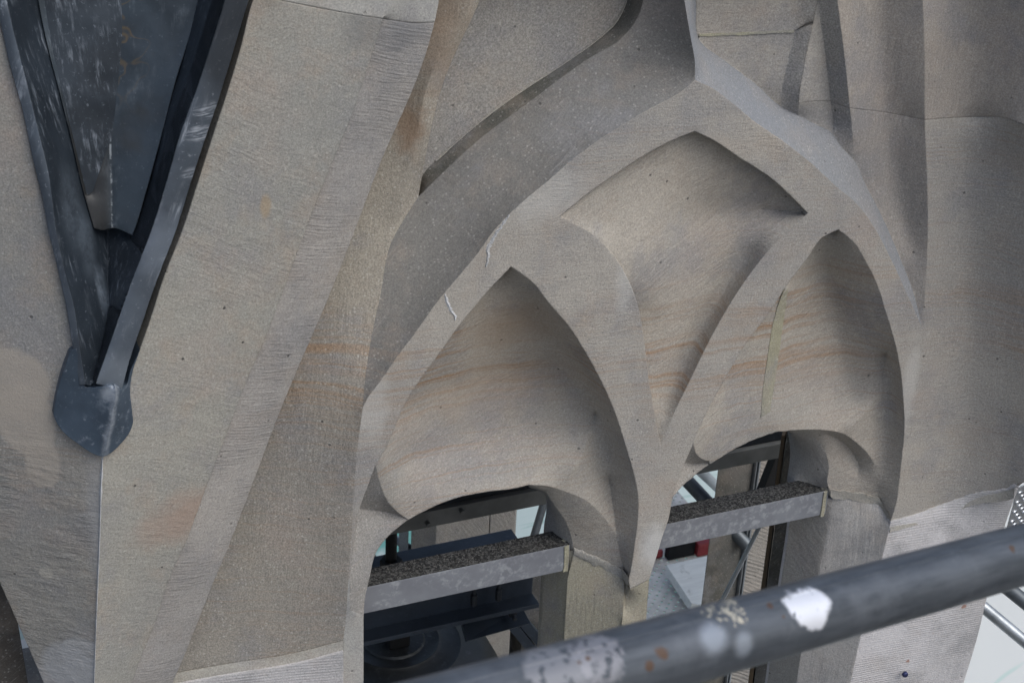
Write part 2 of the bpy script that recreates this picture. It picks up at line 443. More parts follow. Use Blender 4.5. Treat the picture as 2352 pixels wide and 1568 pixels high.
ST = dict(
    fine=stone('sandstone_fine', along=wdir(1000, 800, 1100, 790), freq=240, groove=.28, gcol=.14, wav=.02, ulen=24, extra=worn, base=(0.416, 0.388, 0.348), tint=(0.378, 0.356, 0.327), veins=1.0, warm=.7),
    niche=stone('sandstone_niche', base=(0.443, 0.404, 0.352), tint=(0.386, 0.360, 0.319), along=wdir(900, 1100, 1300, 850), freq=230, groove=.42, gcol=.22, wav=.03, veins=1.9, extra=warm_head),
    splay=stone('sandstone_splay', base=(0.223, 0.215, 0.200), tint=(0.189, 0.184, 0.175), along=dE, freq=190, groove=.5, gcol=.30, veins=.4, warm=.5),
    rough=stone('sandstone_rough', base=(0.358, 0.328, 0.279), tint=(0.309, 0.285, 0.250), along=wdir(700, 1300, 760, 900), freq=130, groove=.35, veins=1.3, warm=.9, grain=1.4, extra=brown_top),
    cope=stone('sandstone_coping', base=(0.356, 0.344, 0.307), tint=(0.330, 0.325, 0.302), along=wdir(300, 1250, 480, 1300), freq=150, groove=.28, gcol=.12, wav=.02, veins=.4, warm=.85, pits=1.3, extra=under_joint2),
    cham=stone('sandstone_tooled', base=(0.414, 0.388, 0.361), tint=(0.361, 0.347, 0.335), along=wdir(560, 1000, 650, 1010), freq=150, groove=.6, gcol=.30, saw=165, samp=.03, wav=.013, wsc=9, ulen=15, veins=.2, extra=under_joint),
    left=stone('sandstone_combed', base=(0.329, 0.311, 0.279), tint=(0.278, 0.274, 0.261), along=wdir(0, 1290, 200, 1262), freq=110, groove=.7, gcol=.40, wav=.004, wsc=3, ulen=7, zone=(float(P(100, 1180, .06)[2]), float(P(100, 1020, .06)[2])), extra=left_marks, veins=.6, warm=.9),
    vert=stone('sandstone_drawn', base=(0.399, 0.358, 0.316), tint=(0.353, 0.323, 0.294), along=up, freq=120, groove=.30, gcol=.18, wav=.004, veins=.35),
    drag=stone('sandstone_dragged_pale', base=(.52, .50, .475), tint=(.47, .45, .43), along=up, freq=110, groove=.40, gcol=.2, wav=.004, ulen=6, veins=0, rust=.5, pits=.3),
    saw=stone('sandstone_sawn', base=(0.635, 0.617, 0.627), tint=(0.578, 0.565, 0.572), along=horiz, freq=120, groove=.4, gcol=.10, saw=150, wav=.002, veins=0, rust=.75, pits=.4, warm=.3),
    panel=stone('sandstone_panel', base=(0.345, 0.327, 0.300), tint=(0.300, 0.287, 0.270), veins=.4, grain=1.4),
    dirty=stone('sandstone_grime_shade', base=(.125, .123, .108), tint=(.10, .098, .088), along=wdir(1450, 100, 1490, 160), freq=170, groove=.3, veins=0, pits=.3),  # grime, darkened further to paint in the shade deep in the groove
    pale=stone('limewashed_stone', base=(0.485, 0.475, 0.444), tint=(0.436, 0.430, 0.408), veins=0, pits=.4),
    wash=stone('bluish_weathered_stone', base=(0.240, 0.255, 0.281), tint=(0.240, 0.250, 0.267), veins=0, pits=.4, warm=.25),
    olive=stone('sandstone_new', base=(.40, .37, .285), tint=(.36, .335, .265), along=up, freq=130, groove=.35, gcol=.15, wav=.003, veins=0, pits=.3),
    lime=stone('lime_bloom', base=(.54, .55, .565), tint=(.44, .445, .455), veins=0, pits=0, bevel=0, warm=.1),
    mortar=stone('lime_mortar', base=(.43, .41, .365), tint=(.37, .35, .31), veins=0, pits=.5, bevel=0),
    resin=stone('resin_joint', base=(.39, .375, .28), tint=(.33, .315, .23), veins=0, pits=.2, bevel=.002),
    patch=stone('repair_mortar', base=(0.418, 0.383, 0.335), tint=(0.389, 0.359, 0.315), veins=0, pits=.3, grain=.7, bevel=0),
    inner=stone('sandstone_inner', base=(.42, .40, .365), tint=(.37, .35, .325), along=wdir(1840, 1250, 1880, 1310), freq=130, groove=.5, gcol=.25, veins=.2),
)
def seam(s, c):
    """chalky seam down the middle of the panel, dark soot beside it"""
    a, b = P(248, 0, -.055), P(258, 510, .027); d = np.array(unit(b - a)); q = np.array(unit(np.cross(d, (0, 1, 0))))
    t = s.math('SUBTRACT', s.dot(s.pos, tuple(q)), float(a.dot(q)))
    t = s.math('ADD', t, s.math('MULTIPLY', s.math('SUBTRACT', s.noise(20, 3), .5), .004))
    soot = s.math('MULTIPLY', s.ramp(s.math('ABSOLUTE', s.math('ADD', t, .035 if q[0] > 0 else -.035)), .02, .045, 1, 0), .75)
    c = s.mix(soot, c, (.022, .02, .018))
    ln_ = s.math('MULTIPLY', s.ramp(s.math('ABSOLUTE', t), .0008, .0022, 1, 0), s.ramp(s.noise(70, 3, .7), .45, .6))
    c = s.mix(s.math('MULTIPLY', ln_, .8), c, (.33, .36, .38))
    r = s.math('MULTIPLY', s.blob(P(270, 60, -.05), .10, .2, 1, .5, 14, sq=(.6, 1, 1.6)), s.math('MULTIPLY', s.ramp(s.math('ABSOLUTE', s.math('SUBTRACT', s.noise(14, 2, .5), .5)), .0, .018, 1, 0), .6))
    return s.mix(r, c, (.17, .12, .06))
def rubs_and_sheen(s, c):
    """rubbed transverse marks and a painted highlight near the foot"""
    for (u, v, r, k) in ((478, 255, .02, .8), (462, 305, .02, .9), (440, 400, .016, .5), (395, 590, .018, .35)):
        c = s.mix(s.math('MULTIPLY', s.math('MULTIPLY', s.blob(P(u, v, .11), r, .3, 1, .5, 40, sq=(1.6, 1.6, .8)), s.ramp(s.noise(1.0, 3, .7, s.scale(s.pos, (25, 25, 260))), .42, .6)), k), c, (.50, .54, .60))
    c = s.mix(s.math('MULTIPLY', s.blob(P(372, 560, .11), .075, .3, 1, .35, 18, sq=(.8, 1, 1)), .5), c, (.24, .28, .34))
    c = s.mix(s.math('MULTIPLY', s.blob(P(530, 100, .11), .13, .4, 1, .35, 18, sq=(.7, 1, 1)), .75), c, (.03, .034, .04))
    return s.mix(s.math('MULTIPLY', s.blob(P(262, 850, .12), .05, .3, 1, .4, 24), .5), c, (.28, .32, .37))
def chalk(s, c):
    for (u, v, r, k, sq) in ((236, 670, .045, .6, (.3, .6, 1.4)), (205, 560, .05, .35, (.4, 1, 1.6)), (170, 480, .06, .3, (.5, 1, 1.6))):
        c = s.mix(s.math('MULTIPLY', s.math('MULTIPLY', s.blob(P(u, v, .05), r, .3, 1.1, .4, 30, sq=sq), s.ramp(s.noise(60, 4, .7), .35, .65, .4, 1)), k), c, (.22, .27, .33))
    return c
def ridge_sheen(s, c):
    a, b = P(266, 905, .135), P(240, 1044, .125); d = np.array(unit(b - a)); q = np.array(unit(np.cross(d, (0, 1, 0))))
    t = s.math('ADD', s.math('SUBTRACT', s.dot(s.pos, tuple(q)), float(a.dot(q))), s.math('MULTIPLY', s.math('SUBTRACT', s.noise(30, 4), .5), .012))
    c = s.mix(s.math('MULTIPLY', s.ramp(s.math('ABSOLUTE', t), .001, .009, 1, 0), s.ramp(s.noise(50, 4, .7), .3, .7, .2, .75)), c, (.42, .46, .52))  # whitish highlight painted down the apron ridge
    return s.mix(s.math('MULTIPLY', s.blob(P(245, 905, .13), .02, .2, 1, .6, 70), .6), c, (.48, .52, .58))
LEAD = metal('lead_sheet', (.036, .048, .064), .42, .3, (.30, .34, .40), .7, along=wdir(60, 100, 180, 800), freq=110, extra=chalk)
LEAD2 = metal('lead_roll', (.125, .15, .185), .42, .35, (.45, .49, .55), .9, along=wdir(540, 100, 290, 850), freq=90, extra=rubs_and_sheen)
LEADP = metal('lead_panel', (.058, .077, .098), .45, .3, (.24, .28, .32), .5, along=wdir(250, 100, 262, 500), freq=45, grime=(.045, .038, .03), extra=seam)
LEADW = metal('lead_welt', (.055, .072, .094), .45, .3, (.26, .30, .35), .5)
LEADA = metal('lead_apron', (.080, .112, .155), .45, .3, (.38, .43, .50), .7, extra=ridge_sheen)

# ------------------------------------------------------------------ object helpers
def thing(name, label, cat_, loc=(0, 0, 0), group=None):
    o = bpy.data.objects.new(name, None); COL.objects.link(o); o.location = loc
    o.empty_display_size = .05
    o['label'] = label; o['category'] = cat_
    if group: o['group'] = group
    return o
def tag(o, label, cat_, group=None):
    o['label'] = label; o['category'] = cat_
    if group: o['group'] = group
    return o
def link(name, bm, mats, parent=None, smooth=None, bevel=0.0):
    me = bpy.data.meshes.new(name)
    if bevel:
        bmesh.ops.bevel(bm, geom=list(bm.edges), offset=bevel, segments=2, affect='EDGES', profile=.6)
    bmesh.ops.recalc_face_normals(bm, faces=bm.faces)
    bm.to_mesh(me); bm.free()
    for q in (mats if isinstance(mats, (list, tuple)) else [mats]): me.materials.append(q)
    if smooth:
        me.polygons.foreach_set('use_smooth', [True] * len(me.polygons)); me.set_sharp_from_angle(angle=math.radians(smooth))
    o = bpy.data.objects.new(name, me); COL.objects.link(o)
    if parent: o.parent = parent; o.matrix_parent_inverse = Matrix.Translation(-parent.location)
    return o
def hexa(bm, q):
    """box from 8 corners: four of the near face, four of the far face"""
    v = [bm.verts.new(tuple(p)) for p in q]
    for f in ((0,1,2,3), (7,6,5,4), (0,4,5,1), (1,5,6,2), (2,6,7,3), (3,7,4,0)): bm.faces.new([v[i] for i in f])
def box(bm, x0, x1, y0, y1, z0, z1):
    hexa(bm, [(x0,y0,z0),(x1,y0,z0),(x1,y0,z1),(x0,y0,z1),(x0,y1,z0),(x1,y1,z0),(x1,y1,z1),(x0,y1,z1)])
def tube(bm, a, b, r, n=20, hollow=0.0):
    a, b = Vector(a), Vector(b); d = (b - a).normalized()
    u = d.orthogonal().normalized(); t = d.cross(u)
    rings = []
    for p, k in ((a, r), (b, r)):
        rings.append([bm.verts.new(p + (u * math.cos(6.28319 * i / n) + t * math.sin(6.28319 * i / n)) * k) for i in range(n)])
    for i in range(n): bm.faces.new((rings[0][i], rings[0][(i+1) % n], rings[1][(i+1) % n], rings[1][i]))
    if hollow:
        inn = [[bm.verts.new(p + (u * math.cos(6.28319 * i / n) + t * math.sin(6.28319 * i / n)) * hollow) for i in range(n)] for p in (a, b)]
        for i in range(n):
            j = (i + 1) % n
            bm.faces.new((inn[0][j], inn[0][i], inn[1][i], inn[1][j]))
            bm.faces.new((rings[0][j], rings[0][i], inn[0][i], inn[0][j])); bm.faces.new((rings[1][i], rings[1][j], inn[1][j], inn[1][i]))
    else:
        bm.faces.new(rings[0][::-1]); bm.faces.new(rings[1])
def lathe(bm, c, prof, n=48):
    rings = []
    for r, z in prof:
        rings.append([bm.verts.new((c[0] + r * math.cos(6.28319 * i / n), c[1] + r * math.sin(6.28319 * i / n), c[2] + z)) for i in range(n)])
    for k in range(len(rings) - 1):
        for i in range(n): bm.faces.new((rings[k][i], rings[k][(i+1) % n], rings[k+1][(i+1) % n], rings[k+1][i]))
    bm.faces.new(rings[0][::-1]); bm.faces.new(rings[-1])

# ================================================================== THE STONE GABLE
gable = thing('stone_gable', 'pale sandstone tower gable carved with pointed arches over two small openings', 'gable')

R = .7                                                  # raggedness of worn arrises
# --- lines of the big arch
Ei = cur([(833,936),(843,916),(873,876),(910,822),(951,768),(998,701),(1045,644),(1085,597),(1140,523),(1209,456),(1253,420),(1320,362),(1404,302),(1488,252),(1569,207),(1596,184)], 0.0, rough=R*1.6)
stem = cur([(1596,184),(1596,144),(1586,84),(1572,0),(1560,-110)], 0.0)
Eo = cur([(961,452,-.085),(1018,396,-.085),(1102,319,-.085),(1202,245,-.085),(1273,191,-.085),(1353,134,-.083),(1421,94,-.08),(1461,47,-.075),(1478,0,-.07),(1486,-110,-.07)], rough=R)
valley = cur([(961,452,-.085),(930,500,-.08),(900,554,-.072),(873,681,-.055),(853,775,-.038),(837,889,-.012),(833,936,0)])
Dp = cur([(961,450,-.118),(971,403,-.12),(1018,356,-.12),(1118,269,-.12),(1192,215,-.12),(1300,144,-.12),(1374,91,-.12),(1417,50,-.12),(1441,0,-.12),(1452,-110,-.12)])
Cr = cur([(1140,-110,-.07),(1102,0,-.07),(1018,191,-.07),(977,362,-.073),(961,452,-.085)])
Gi = cur([(1596,184),(1633,201),(1676,232),(1733,279),(1801,326),(1868,379),(1918,426),(1968,468),(2005,518),(2045,592),(2080,668),(2118,752)], 0.0, rough=R)
Go = cur([(1592,-110,-.10),(1599,0,-.11),(1606,91,-.115),(1666,141,-.118),(1733,191,-.118),(1794,245,-.112),(1834,265,-.10),(1872,285,-.09),(1911,306,-.08),(1931,336,-.066),(1962,369,-.056),(1988,423,-.052),(2012,470,-.046),(2039,526,-.038),(2072,604,-.024),(2096,665,-.012),(2118,752,0)], rough=R)
S2 = cur([(2112,-110),(2119,0),(2124,150),(2124,276),(2129,403),(2131,526),(2126,654),(2118,752)], 0.0)
NR = cur([(1174,612),(1219,644),(1263,698),(1306,748),(1347,812),(1380,873),(1407,933),(1427,990),(1444,1046),(1457,1092),(1466,1142),(1464,1203),(1457,1256),(1451,1297),(1444,1330)], 0.0, rough=R)
NL = cur([(1174,612),(1118,671),(1085,711),(1051,752),(1018,799),(984,846),(951,893),(924,940),(905,985),(890,1022),(863,1067)], 0.0, rough=R)
legR = cur([(863,1067),(845,1115),(826,1169),(816,1230),(808,1290),(804,1330)], 0.0)
legL = cur([(833,936),(821,1030),(813,1130),(807,1240),(800,1330)], 0.0)
N2L = cur([(1926,527),(1888,546),(1854,594),(1811,650),(1765,720),(1707,798),(1672,858),(1640,915),(1612,970),(1592,1020)], 0.0, rough=R)
N2R = cur([(1926,527),(1962,557),(1989,601),(2015,654),(2032,708),(2049,762),(2066,836),(2074,906),(2077,997),(2072,1045),(2066,1102),(2059,1152),(2046,1196)], 0.0, rough=R)
W2L = cur([(1592,1020),(1574,1060),(1559,1098),(1545,1142),(1535,1193),(1521,1233),(1508,1277),(1491,1330)], 0.0)
JM = ln((1444,1330,0),(1447,1352,0),(1491,1330,0))
J2 = cur([(2046,1196,0),(2103,1180,0),(2170,1156,0),(2254,1130,.03),(2317,1122,.07),(2352,1108,.10),(2470,1080,.16)], rough=R*2)
JS = cur([(2124,276,0),(2173,272,0),(2237,269,0),(2304,271,.05),(2352,287,.10),(2470,330,.16)])
edgeR = ln((2470,330,.16),(2470,700,.16),(2470,1080,.16))
# sail
SA = cur([(1286,497,-.002),(1353,443,-.012),(1420,396,-.022),(1488,352,-.03),(1569,312,-.03),(1596,302,-.03)], rough=R)
SB = cur([(1596,302,-.03),(1633,319,-.03),(1700,363,-.03),(1767,406,-.03),(1827,460,-.025),(1856,490,-.01)], rough=R)
SC = cur([(1856,490),(1790,548),(1735,612),(1680,692),(1630,780),(1585,872),(1545,955),(1518,1026)], 0.0)
SD = cur([(1518,1026),(1502,940),(1490,870),(1478,770),(1462,690),(1425,610),(1370,545),(1286,497,-.002)])
hole = cat(dep(SA, 0), dep(SB, 0), SC, dep(SD, 0))

T = Stone()
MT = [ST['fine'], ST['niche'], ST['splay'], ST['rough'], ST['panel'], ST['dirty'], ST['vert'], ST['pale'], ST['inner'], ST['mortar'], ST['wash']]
T.face(cat(Ei, Gi, rv(sub(S2, (2124,276), (2118,752))), JS, edgeR, rv(J2), rv(N2R), N2L, W2L, rv(JM), rv(NR), NL, legR, (800,1330,0), rv(legL)),
       soft=[cur([(2225,290,.0),(2222,500,.0),(2220,800,0),(2212,1000,0),(2205,1120,0)]), cur([(2300,290,.045),(2300,600,.045),(2300,1090,.045)])], soften=40, holes=[hole], step=9)
# splay of the arch, left: falls away towards the gable
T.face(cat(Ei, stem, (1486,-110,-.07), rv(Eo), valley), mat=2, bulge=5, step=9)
# right: narrow weathered slope
T.face(cat(rv(stem), Gi, rv(Go)), mat=10, bulge=3)
# groove and sunk panel
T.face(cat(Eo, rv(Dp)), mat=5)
T.face(cat(Dp, (1090,-110,-.12), sh(sub(Cr, None, (961,452)), -34, 0, -.05)), mat=4)
# stones between gable and arch
CH2 = cur([(1023,-110),(998,52),(951,198),(920,269),(880,359),(816,526),(786,604),(738,722),(691,829),(638,957),(604,1047),(564,1152),(524,1257),(487,1344),(450,1438),(423,1505),(396,1568),(350,1690)], 0.006, rough=R)
botC = cur([(800,1330,0),(796,1400,-.004),(789,1470,-.008)])
jointC = cur([(789,1470,-.008),(671,1500,-.03),(530,1522,-.05),(340,1556,-.075)])
T.face(cat(Cr, valley, legL, botC, jointC, rv(dep(sh(sub(CH2, None, (396,1568)), -45, 0), (-.10, -.075)))), mat=3,
       breaks=[cur([(1085,-60,-.058),(1080,0,-.058),(984,188,-.06),(940,403,-.072),(905,500,-.075)])], step=10)
# left leg lower face
OL = cur([(938,1193,-.045),(918,1208,-.045),(887,1236,-.045),(863,1270,-.04),(850,1320,-.03),(838,1377,-.02),(835,1414,-.012)], rough=.5)
# cusp left of the first opening
cuspL = cur([(863,1067,0),(873,1109,-.02),(893,1154,-.036),(914,1176,-.042),(938,1193,-.045)])
def hid(c, ys, ds, k=600):
    c = c.copy(); d = np.interp(c[:, 1], ys, ds); c[:, 2] += d; c[:, 0] += d * k; return c
legRh = hid(legR, [1067, 1110, 1169, 1230, 1330], [0, -.024, -.044, -.026, 0])
cr1 = cur([(810,1167,-.048),(850,1171,-.058),(880,1174,-.064),(904,1178,-.058),(938,1193,-.045)])
T.face(cat(rv(legRh), cuspL, OL, (804,1400,-.002)), mat=4, breaks=[cr1[1:-1]])
legF = cat((800,1330,0), (804,1330,0), (804,1400,-.002), (835,1414,-.012), (835,1560,-.012), (836,1700,-.012), (785,1700,-.01), (789,1470,-.008), rv(botC))
T.face(legF, mat=7)
# first niche
O1 = cur([(938,1193,-.045),(971,1175,-.05),(1045,1144,-.05),(1118,1129,-.05),(1182,1121,-.05),(1216,1113,-.05)], rough=.6)
O1R = cur([(1216,1113,-.05),(1253,1115,-.05),(1306,1131,-.05),(1347,1149,-.05),(1380,1179,-.048),(1404,1210,-.044),(1417,1230,-.04)])
rim = cur([(1417,1230,-.04),(1425,1275,-.038),(1436,1318,-.032)])
JN = cur([(1436,1318,-.032),(1440,1326,-.015),(1444,1330,0)])
R1 = cur([(1190,650,-.035),(1225,712,-.07),(1275,785,-.095),(1325,855,-.10),(1362,915,-.095)])
R1b = cur([(1378,962,-.089),(1391,1030,-.083),(1397,1092,-.075),(1407,1152,-.061),(1417,1230,-.04)])
R2 = cur([(1367,950,-.086),(1359,985,-.074),(1350,1007,-.066),(1337,1046,-.055),(1317,1075,-.048),(1286,1122,-.05)])
bed1 = cur([(950,940,-.088),(1020,895,-.105),(1120,865,-.12),(1220,845,-.122),(1290,845,-.112)])
bed2 = cur([(930,1060,-.082),(1020,1020,-.10),(1120,995,-.106),(1230,985,-.108),(1290,985,-.104)])
NLh = dep(sh(NL, -26, -6), -.06); NLh[0] = (1168,606,-.03)
k_ = np.clip((NL[:, 1] - 930) / 130, 0, 1) ** 1.5
NLh[:, 2] = np.where(np.arange(len(NLh)) == 0, -.03, -.06 * (1 - k_)); NLh[:, 0] += 26 * k_; NLh[:, 1] += 6 * k_
T.face(cat((1174,612,0), NR, rv(JN), rv(rim), rv(O1R), rv(O1), rv(cuspL), rv(NLh)), mat=1,
       breaks=[R1b[len(R1b)//2:], R2], soft=[R1, R1b[:len(R1b)//2], bed1, bed2], soften=45, step=7)
# head of the first opening: soffit and inner reveal
M1 = cur([(1253,1128,-.072),(1276,1163,-.08),(1300,1199,-.083),(1313,1236,-.085),(1318,1262,-.085)])
B1 = cur([(1216,1119,-.17),(1246,1131,-.17),(1256,1142,-.17),(1259,1176,-.17),(1254,1210,-.17),(1252,1262,-.17)])
s1 = ln((1436,1318,-.032),(1400,1297,-.05),(1350,1275,-.072),(1318,1262,-.085))
T.face(cat(O1R, rim, s1, rv(M1)), mat=1)
T.face(cat((1216,1113,-.05), M1, (1252,1262,-.17), rv(B1)), mat=8)
# second niche
O2 = cur([(1545,1142,0),(1566,1117,-.018),(1588,1098,-.032),(1606,1082,-.032),(1643,1058,-.032),(1700,1024,-.042),(1754,1001,-.05),(1780,993,-.05),(1814,988,-.05)], rough=1.2)
O2R = cur([(1814,988,-.05),(1854,986,-.05),(1901,988,-.05),(1935,995,-.05),(1968,1017,-.05),(1997,1046,-.048),(2009,1069,-.045),(2008,1094,-.045),(2020,1150,-.04)])
R3 = cur([(1905,565,-.05),(1880,600,-.085),(1900,690,-.098),(1925,780,-.095),(1945,860,-.085),(1972,930,-.07)])
R4 = cur([(2034,815,-.052),(2028,860,-.053),(2012,913,-.050),(1985,950,-.047),(1948,984,-.047)])
J2a = cur([(2020,1150,-.04),(2034,1176,-.02),(2046,1196,0)])
N2Lh = dep(sh(N2L, -14, -4), -.04); N2Lh[0] = (1920,521,-.03); k_ = np.clip((N2L[:, 1] - 780) / 235, 0, 1); N2Lh[1:, 2] = -.04 * (1 - k_[1:]); N2Lh[:, 0] += 14 * k_; N2Lh[:, 1] += 4 * k_
cusp2 = cur([(1592,1020,0),(1600,1043,-.01),(1615,1055,-.02),(1643,1058,-.032)])
T.face(cat((1926,527,0), N2R, rv(J2a), rv(O2R), rv(sub(O2, (1643,1058), None)), rv(cusp2), rv(N2Lh)), mat=1, key='n2',
       breaks=[R4, cur([(1804,664,-.034),(1792,690,-.040),(1776,750,-.046),(1765,820,-.049),(1755,890,-.049),(1749,950,-.047)])], soft=[cur([(2050,830,-.046),(2044,920,-.054),(2034,1000,-.054),(2018,1075,-.049)]), R3, cur([(1838,700,-.078),(1808,800,-.080),(1785,900,-.068)]), cur([(1860,700,-.085),(1850,800,-.085),(1850,900,-.075)]), cur([(1925,930,-.072)])[0:1]], soften=25, step=7)
T.face(cat(cusp2, rv(sub(O2, None, (1643,1058))), rv(hid(sub(W2L, None, (1545,1142)), [1020, 1060, 1100, 1142], [0, -.026, -.014, 0]))), mat=4, breaks=[cur([(1566,1062,-.03),(1590,1064,-.044),(1622,1061,-.040)])])
M2 = cur([(1814,992,-.072),(1851,997,-.08),(1878,1010,-.083),(1891,1027,-.084),(1899,1046,-.085),(1904,1072,-.085),(1900,1109,-.085),(1908,1132,-.083)])
B2 = cur([(1814,994,-.17),(1819,1024,-.17),(1820,1046,-.17),(1812,1110,-.17)])
s2 = ln((2020,1150,-.04),(1980,1140,-.055),(1940,1134,-.072),(1908,1132,-.083))
T.face(cat(O2R, s2, rv(M2)), mat=1, breaks=[cur([(1880,993,-.066),(1920,1005,-.078),(1953,1032,-.083),(1972,1070,-.078),(1968,1100,-.068)])])
T.face(cat((1814,988,-.05), M2, (1860,1125,-.125), (1812,1110,-.17), rv(B2)), mat=8)
# sail between the arches
fold = cur([(1856,490,-.01),(1800,484,-.042),(1750,481,-.058)])
foldS = cur([(1740,482,-.064),(1660,485,-.068),(1570,500,-.052)])
edge2 = cur([(1828,545,-.042),(1765,610,-.06),(1700,695,-.062),(1640,795,-.054),(1590,885,-.036),(1552,960,-.018)])
mid = cur([(1480,640,-.032),(1550,700,-.052),(1580,780,-.046)])
SDi = cur([(1440,580,-.02),(1478,660,-.026),(1498,760,-.024),(1508,860,-.016),(1515,950,-.007)])
dd_ = np.interp(SD[:, 1], [497, 560, 640, 730, 860, 960, 1026], [0, 0, -.010, -.032, -.032, -.020, 0])
SDh = SD.copy(); SDh[:, 2] += dd_; SDh[:, 0] += dd_ * 620
edge2 = cur([(1828,545,-.042),(1765,610,-.06),(1700,695,-.064),(1640,795,-.060),(1590,885,-.048),(1548,960,-.028)])
T.face(cat(SA, SB, SC, SDh), mat=1, breaks=[fold], soft=[foldS, edge2, sh(edge2, -22, -10, .001), cur([(1330,500,-.008),(1400,540,-.010),(1455,605,-.010),(1490,690,-.018)]), cur([(1375,490,-.014),(1440,530,-.016),(1500,600,-.021),(1535,690,-.032)])], soften=34, step=7)
# right-hand mouldings, lower pieces
def sidepiece(St, top):
    if top: y0, y1 = -110, None
JW = cur([(1834,238,-.088),(1872,233,-.086),(1908,233,-.088)])
JD = ln((1908,233,-.088),(1952,249,-.05))
JC = cur([(1952,249,-.05),(2035,259,-.05),(2085,268,-.03),(2124,276,0)])
Hr = cur([(1838,-110,-.10),(1834,0,-.10),(1826,70,-.102),(1810,140,-.105),(1797,200,-.108),(1794,245,-.112)])
Wl = cur([(1893,-110,-.084),(1878,0,-.084),(1847,151,-.084),(1834,238,-.088),(1834,265,-.10)])
Wr = cur([(1896,-110,-.08),(1881,0,-.08),(1895,117,-.085),(1908,233,-.088),(1914,290,-.085),(1911,306,-.08)])
Sl = cur([(1910,-110,-.05),(1923,0,-.05),(1938,117,-.05),(1952,249,-.05),(1957,300,-.052),(1962,369,-.056)])
Gs = lambda a, b: sub(Go, a, b)
T.face(cat(JW, sub(Wr, (1908,233), None), rv(Gs((1834,265),(1911,306))), rv(sub(Wl, (1834,238), None))), mat=0)
T.face(cat(JD, sub(Sl, (1952,249), None), rv(Gs((1911,306),(1962,369))), rv(sub(Wr, (1908,233), None))), mat=5 if False else 4)
T.face(cat(JC, sub(S2, (2124,276), None), rv(Gs((1962,369),(2118,752))), rv(sub(Sl, (1952,249), None))), mat=6,
       soft=[cur([(2035,270,-.052),(2045,350,-.05),(2070,480,-.042),(2092,580,-.026)])], soften=15)
PJ = ln((1606,82,-.115),(1700,79,-.115),(1824,73,-.102))
T.face(cat(PJ, sub(Hr, (1824,73), None), rv(Gs((1606,91),(1794,245)))), mat=0)
T.face(cat(sub(Hr, (1826,70), None), rv(Gs((1794,245),(1834,265)))[0:0] if False else (1794,245,-.112), Gs((1794,245),(1834,265)), rv(Wl)[0:0] if False else rv(sub(Wl, (1868,52), None)), (1826,70,-.102)), mat=4)
tracery = T.build('tracery_stone', MT, gable, back=.172)
tracery['label'] = 'big carved stone with two pointed blind niches and a sunk sail between them'

# --- upper shafts
U = Stone()
ju = lambda c: sh(c, 0, -.35)
U.face(cat(ju(JW), rv(sub(Wr, (1881,0), (1908,230))), (1878,0,-.084), sub(Wl, (1878,0), (1834,235))), mat=0)
U.face(cat(ju(JD), rv(sub(Sl, None, (1952,246))), Wr[0], sub(Wr, None, (1908,230))), mat=1)
U.face(cat(ju(JC), rv(sub(S2, None, (2124,273))), (2010,-110,-.05), Sl[0], sub(Sl, None, (1952,246))), mat=2,
       soft=[cur([(2010,-60,-.054),(2020,60,-.054),(2033,240,-.054)])], soften=15)
U.face(cat(ju(JS), (2470,-110,.16), (2235,-110,0), sub(S2, None, (2124,273))), mat=2, soft=[cur([(2225,-80,0),(2225,100,0),(2225,258,0)]), cur([(2300,-80,.045),(2300,100,.045),(2300,255,.045)])], soften=40)
U.build('shaft_stone', [ST['fine'], ST['panel'], ST['vert']], gable)
U2 = Stone()
U2.face(cat((1592,-110,-.10), (1838,-110,-.10), sub(Hr, None, (1826,67)), rv(ju(PJ)), rv(sub(Go, None, (1606,86)))), mat=0)
U2.face(cat(sub(Hr, None, (1826,67)), (1868,50,-.084), rv(sub(Wl, None, (1869,48)))), mat=1)
U2.build('panel_stone', [ST['fine'], ST['panel']], gable)

# --- gable coping at the corner
A0 = cur([(640,-110,.085),(582,0,.085),(553,110,.085),(519,222,.085),(492,303,.085),(456,415,.085),(420,526,.086),(375,641,.09),(345,735,.092),(322,800,.095),(290,880,.10),(262,960,.108),(236,1040,.115)])
RG = cur([(236,1040,.115),(232,1120,.115),(228,1250,.11),(222,1400,.105),(216,1568,.10),(212,1690,.10)])
CH1 = cur([(915,-110,.05),(880,44,.05),(836,181,.05),(803,279,.05),(783,326,.05),(705,520,.05),(651,665,.05),(604,789,.05),(571,863,.05),(524,987,.05),(503,1042,.05),(477,1109,.05),(450,1183,.05),(423,1253,.05),(407,1285,.05),(387,1332,.05),(356,1428,.05),(322,1512,.05),(302,1568,.05),(255,1690,.05)], rough=R*1.3)
LL = cur([(-40,-110,-.02),(0,50,0),(20,138,.015),(54,262,.035),(75,362,.05),(101,470,.06),(118,550,.066),(138,630,.075),(156,714,.083),(172,800,.09),(190,890,.097),(214,970,.106),(236,1040,.115)])
LE = cur([(-130,1000,.0),(-60,1200,.005),(0,1337,.01),(40,1428,.02),(101,1568,.035),(150,1690,.05)], rough=R)
CJ = cur([(620,-4,.085),(705,14,.07),(786,29,.06),(880,44,.05)])
CJ2 = cur([(880,44,.041),(960,54,.018),(998,52,.006)])
C0 = Stone()
MC = [ST['cope'], ST['cham'], ST['left'], ST['vert']]
C0.face(cat(CJ, sub(CH1, (880,44), None), rv(RG), rv(sub(A0, (590,-10), None))), mat=0, step=10)
CHb = dep(sh(CH1, -4, -3), .041)
C0.face(cat(CJ2, sub(CH2, (998,52), None), rv(sub(CHb, (876,41), None))), mat=1, bulge=-3)
C0.face(cat(LL, RG, rv(LE), (-130,300,-.03)), mat=2, step=10)
C0.build('coping_stone', MC, gable, back=.12)['label'] = 'raked coping stone with a combed chamfer and a sharp corner ridge'
C1 = Stone()
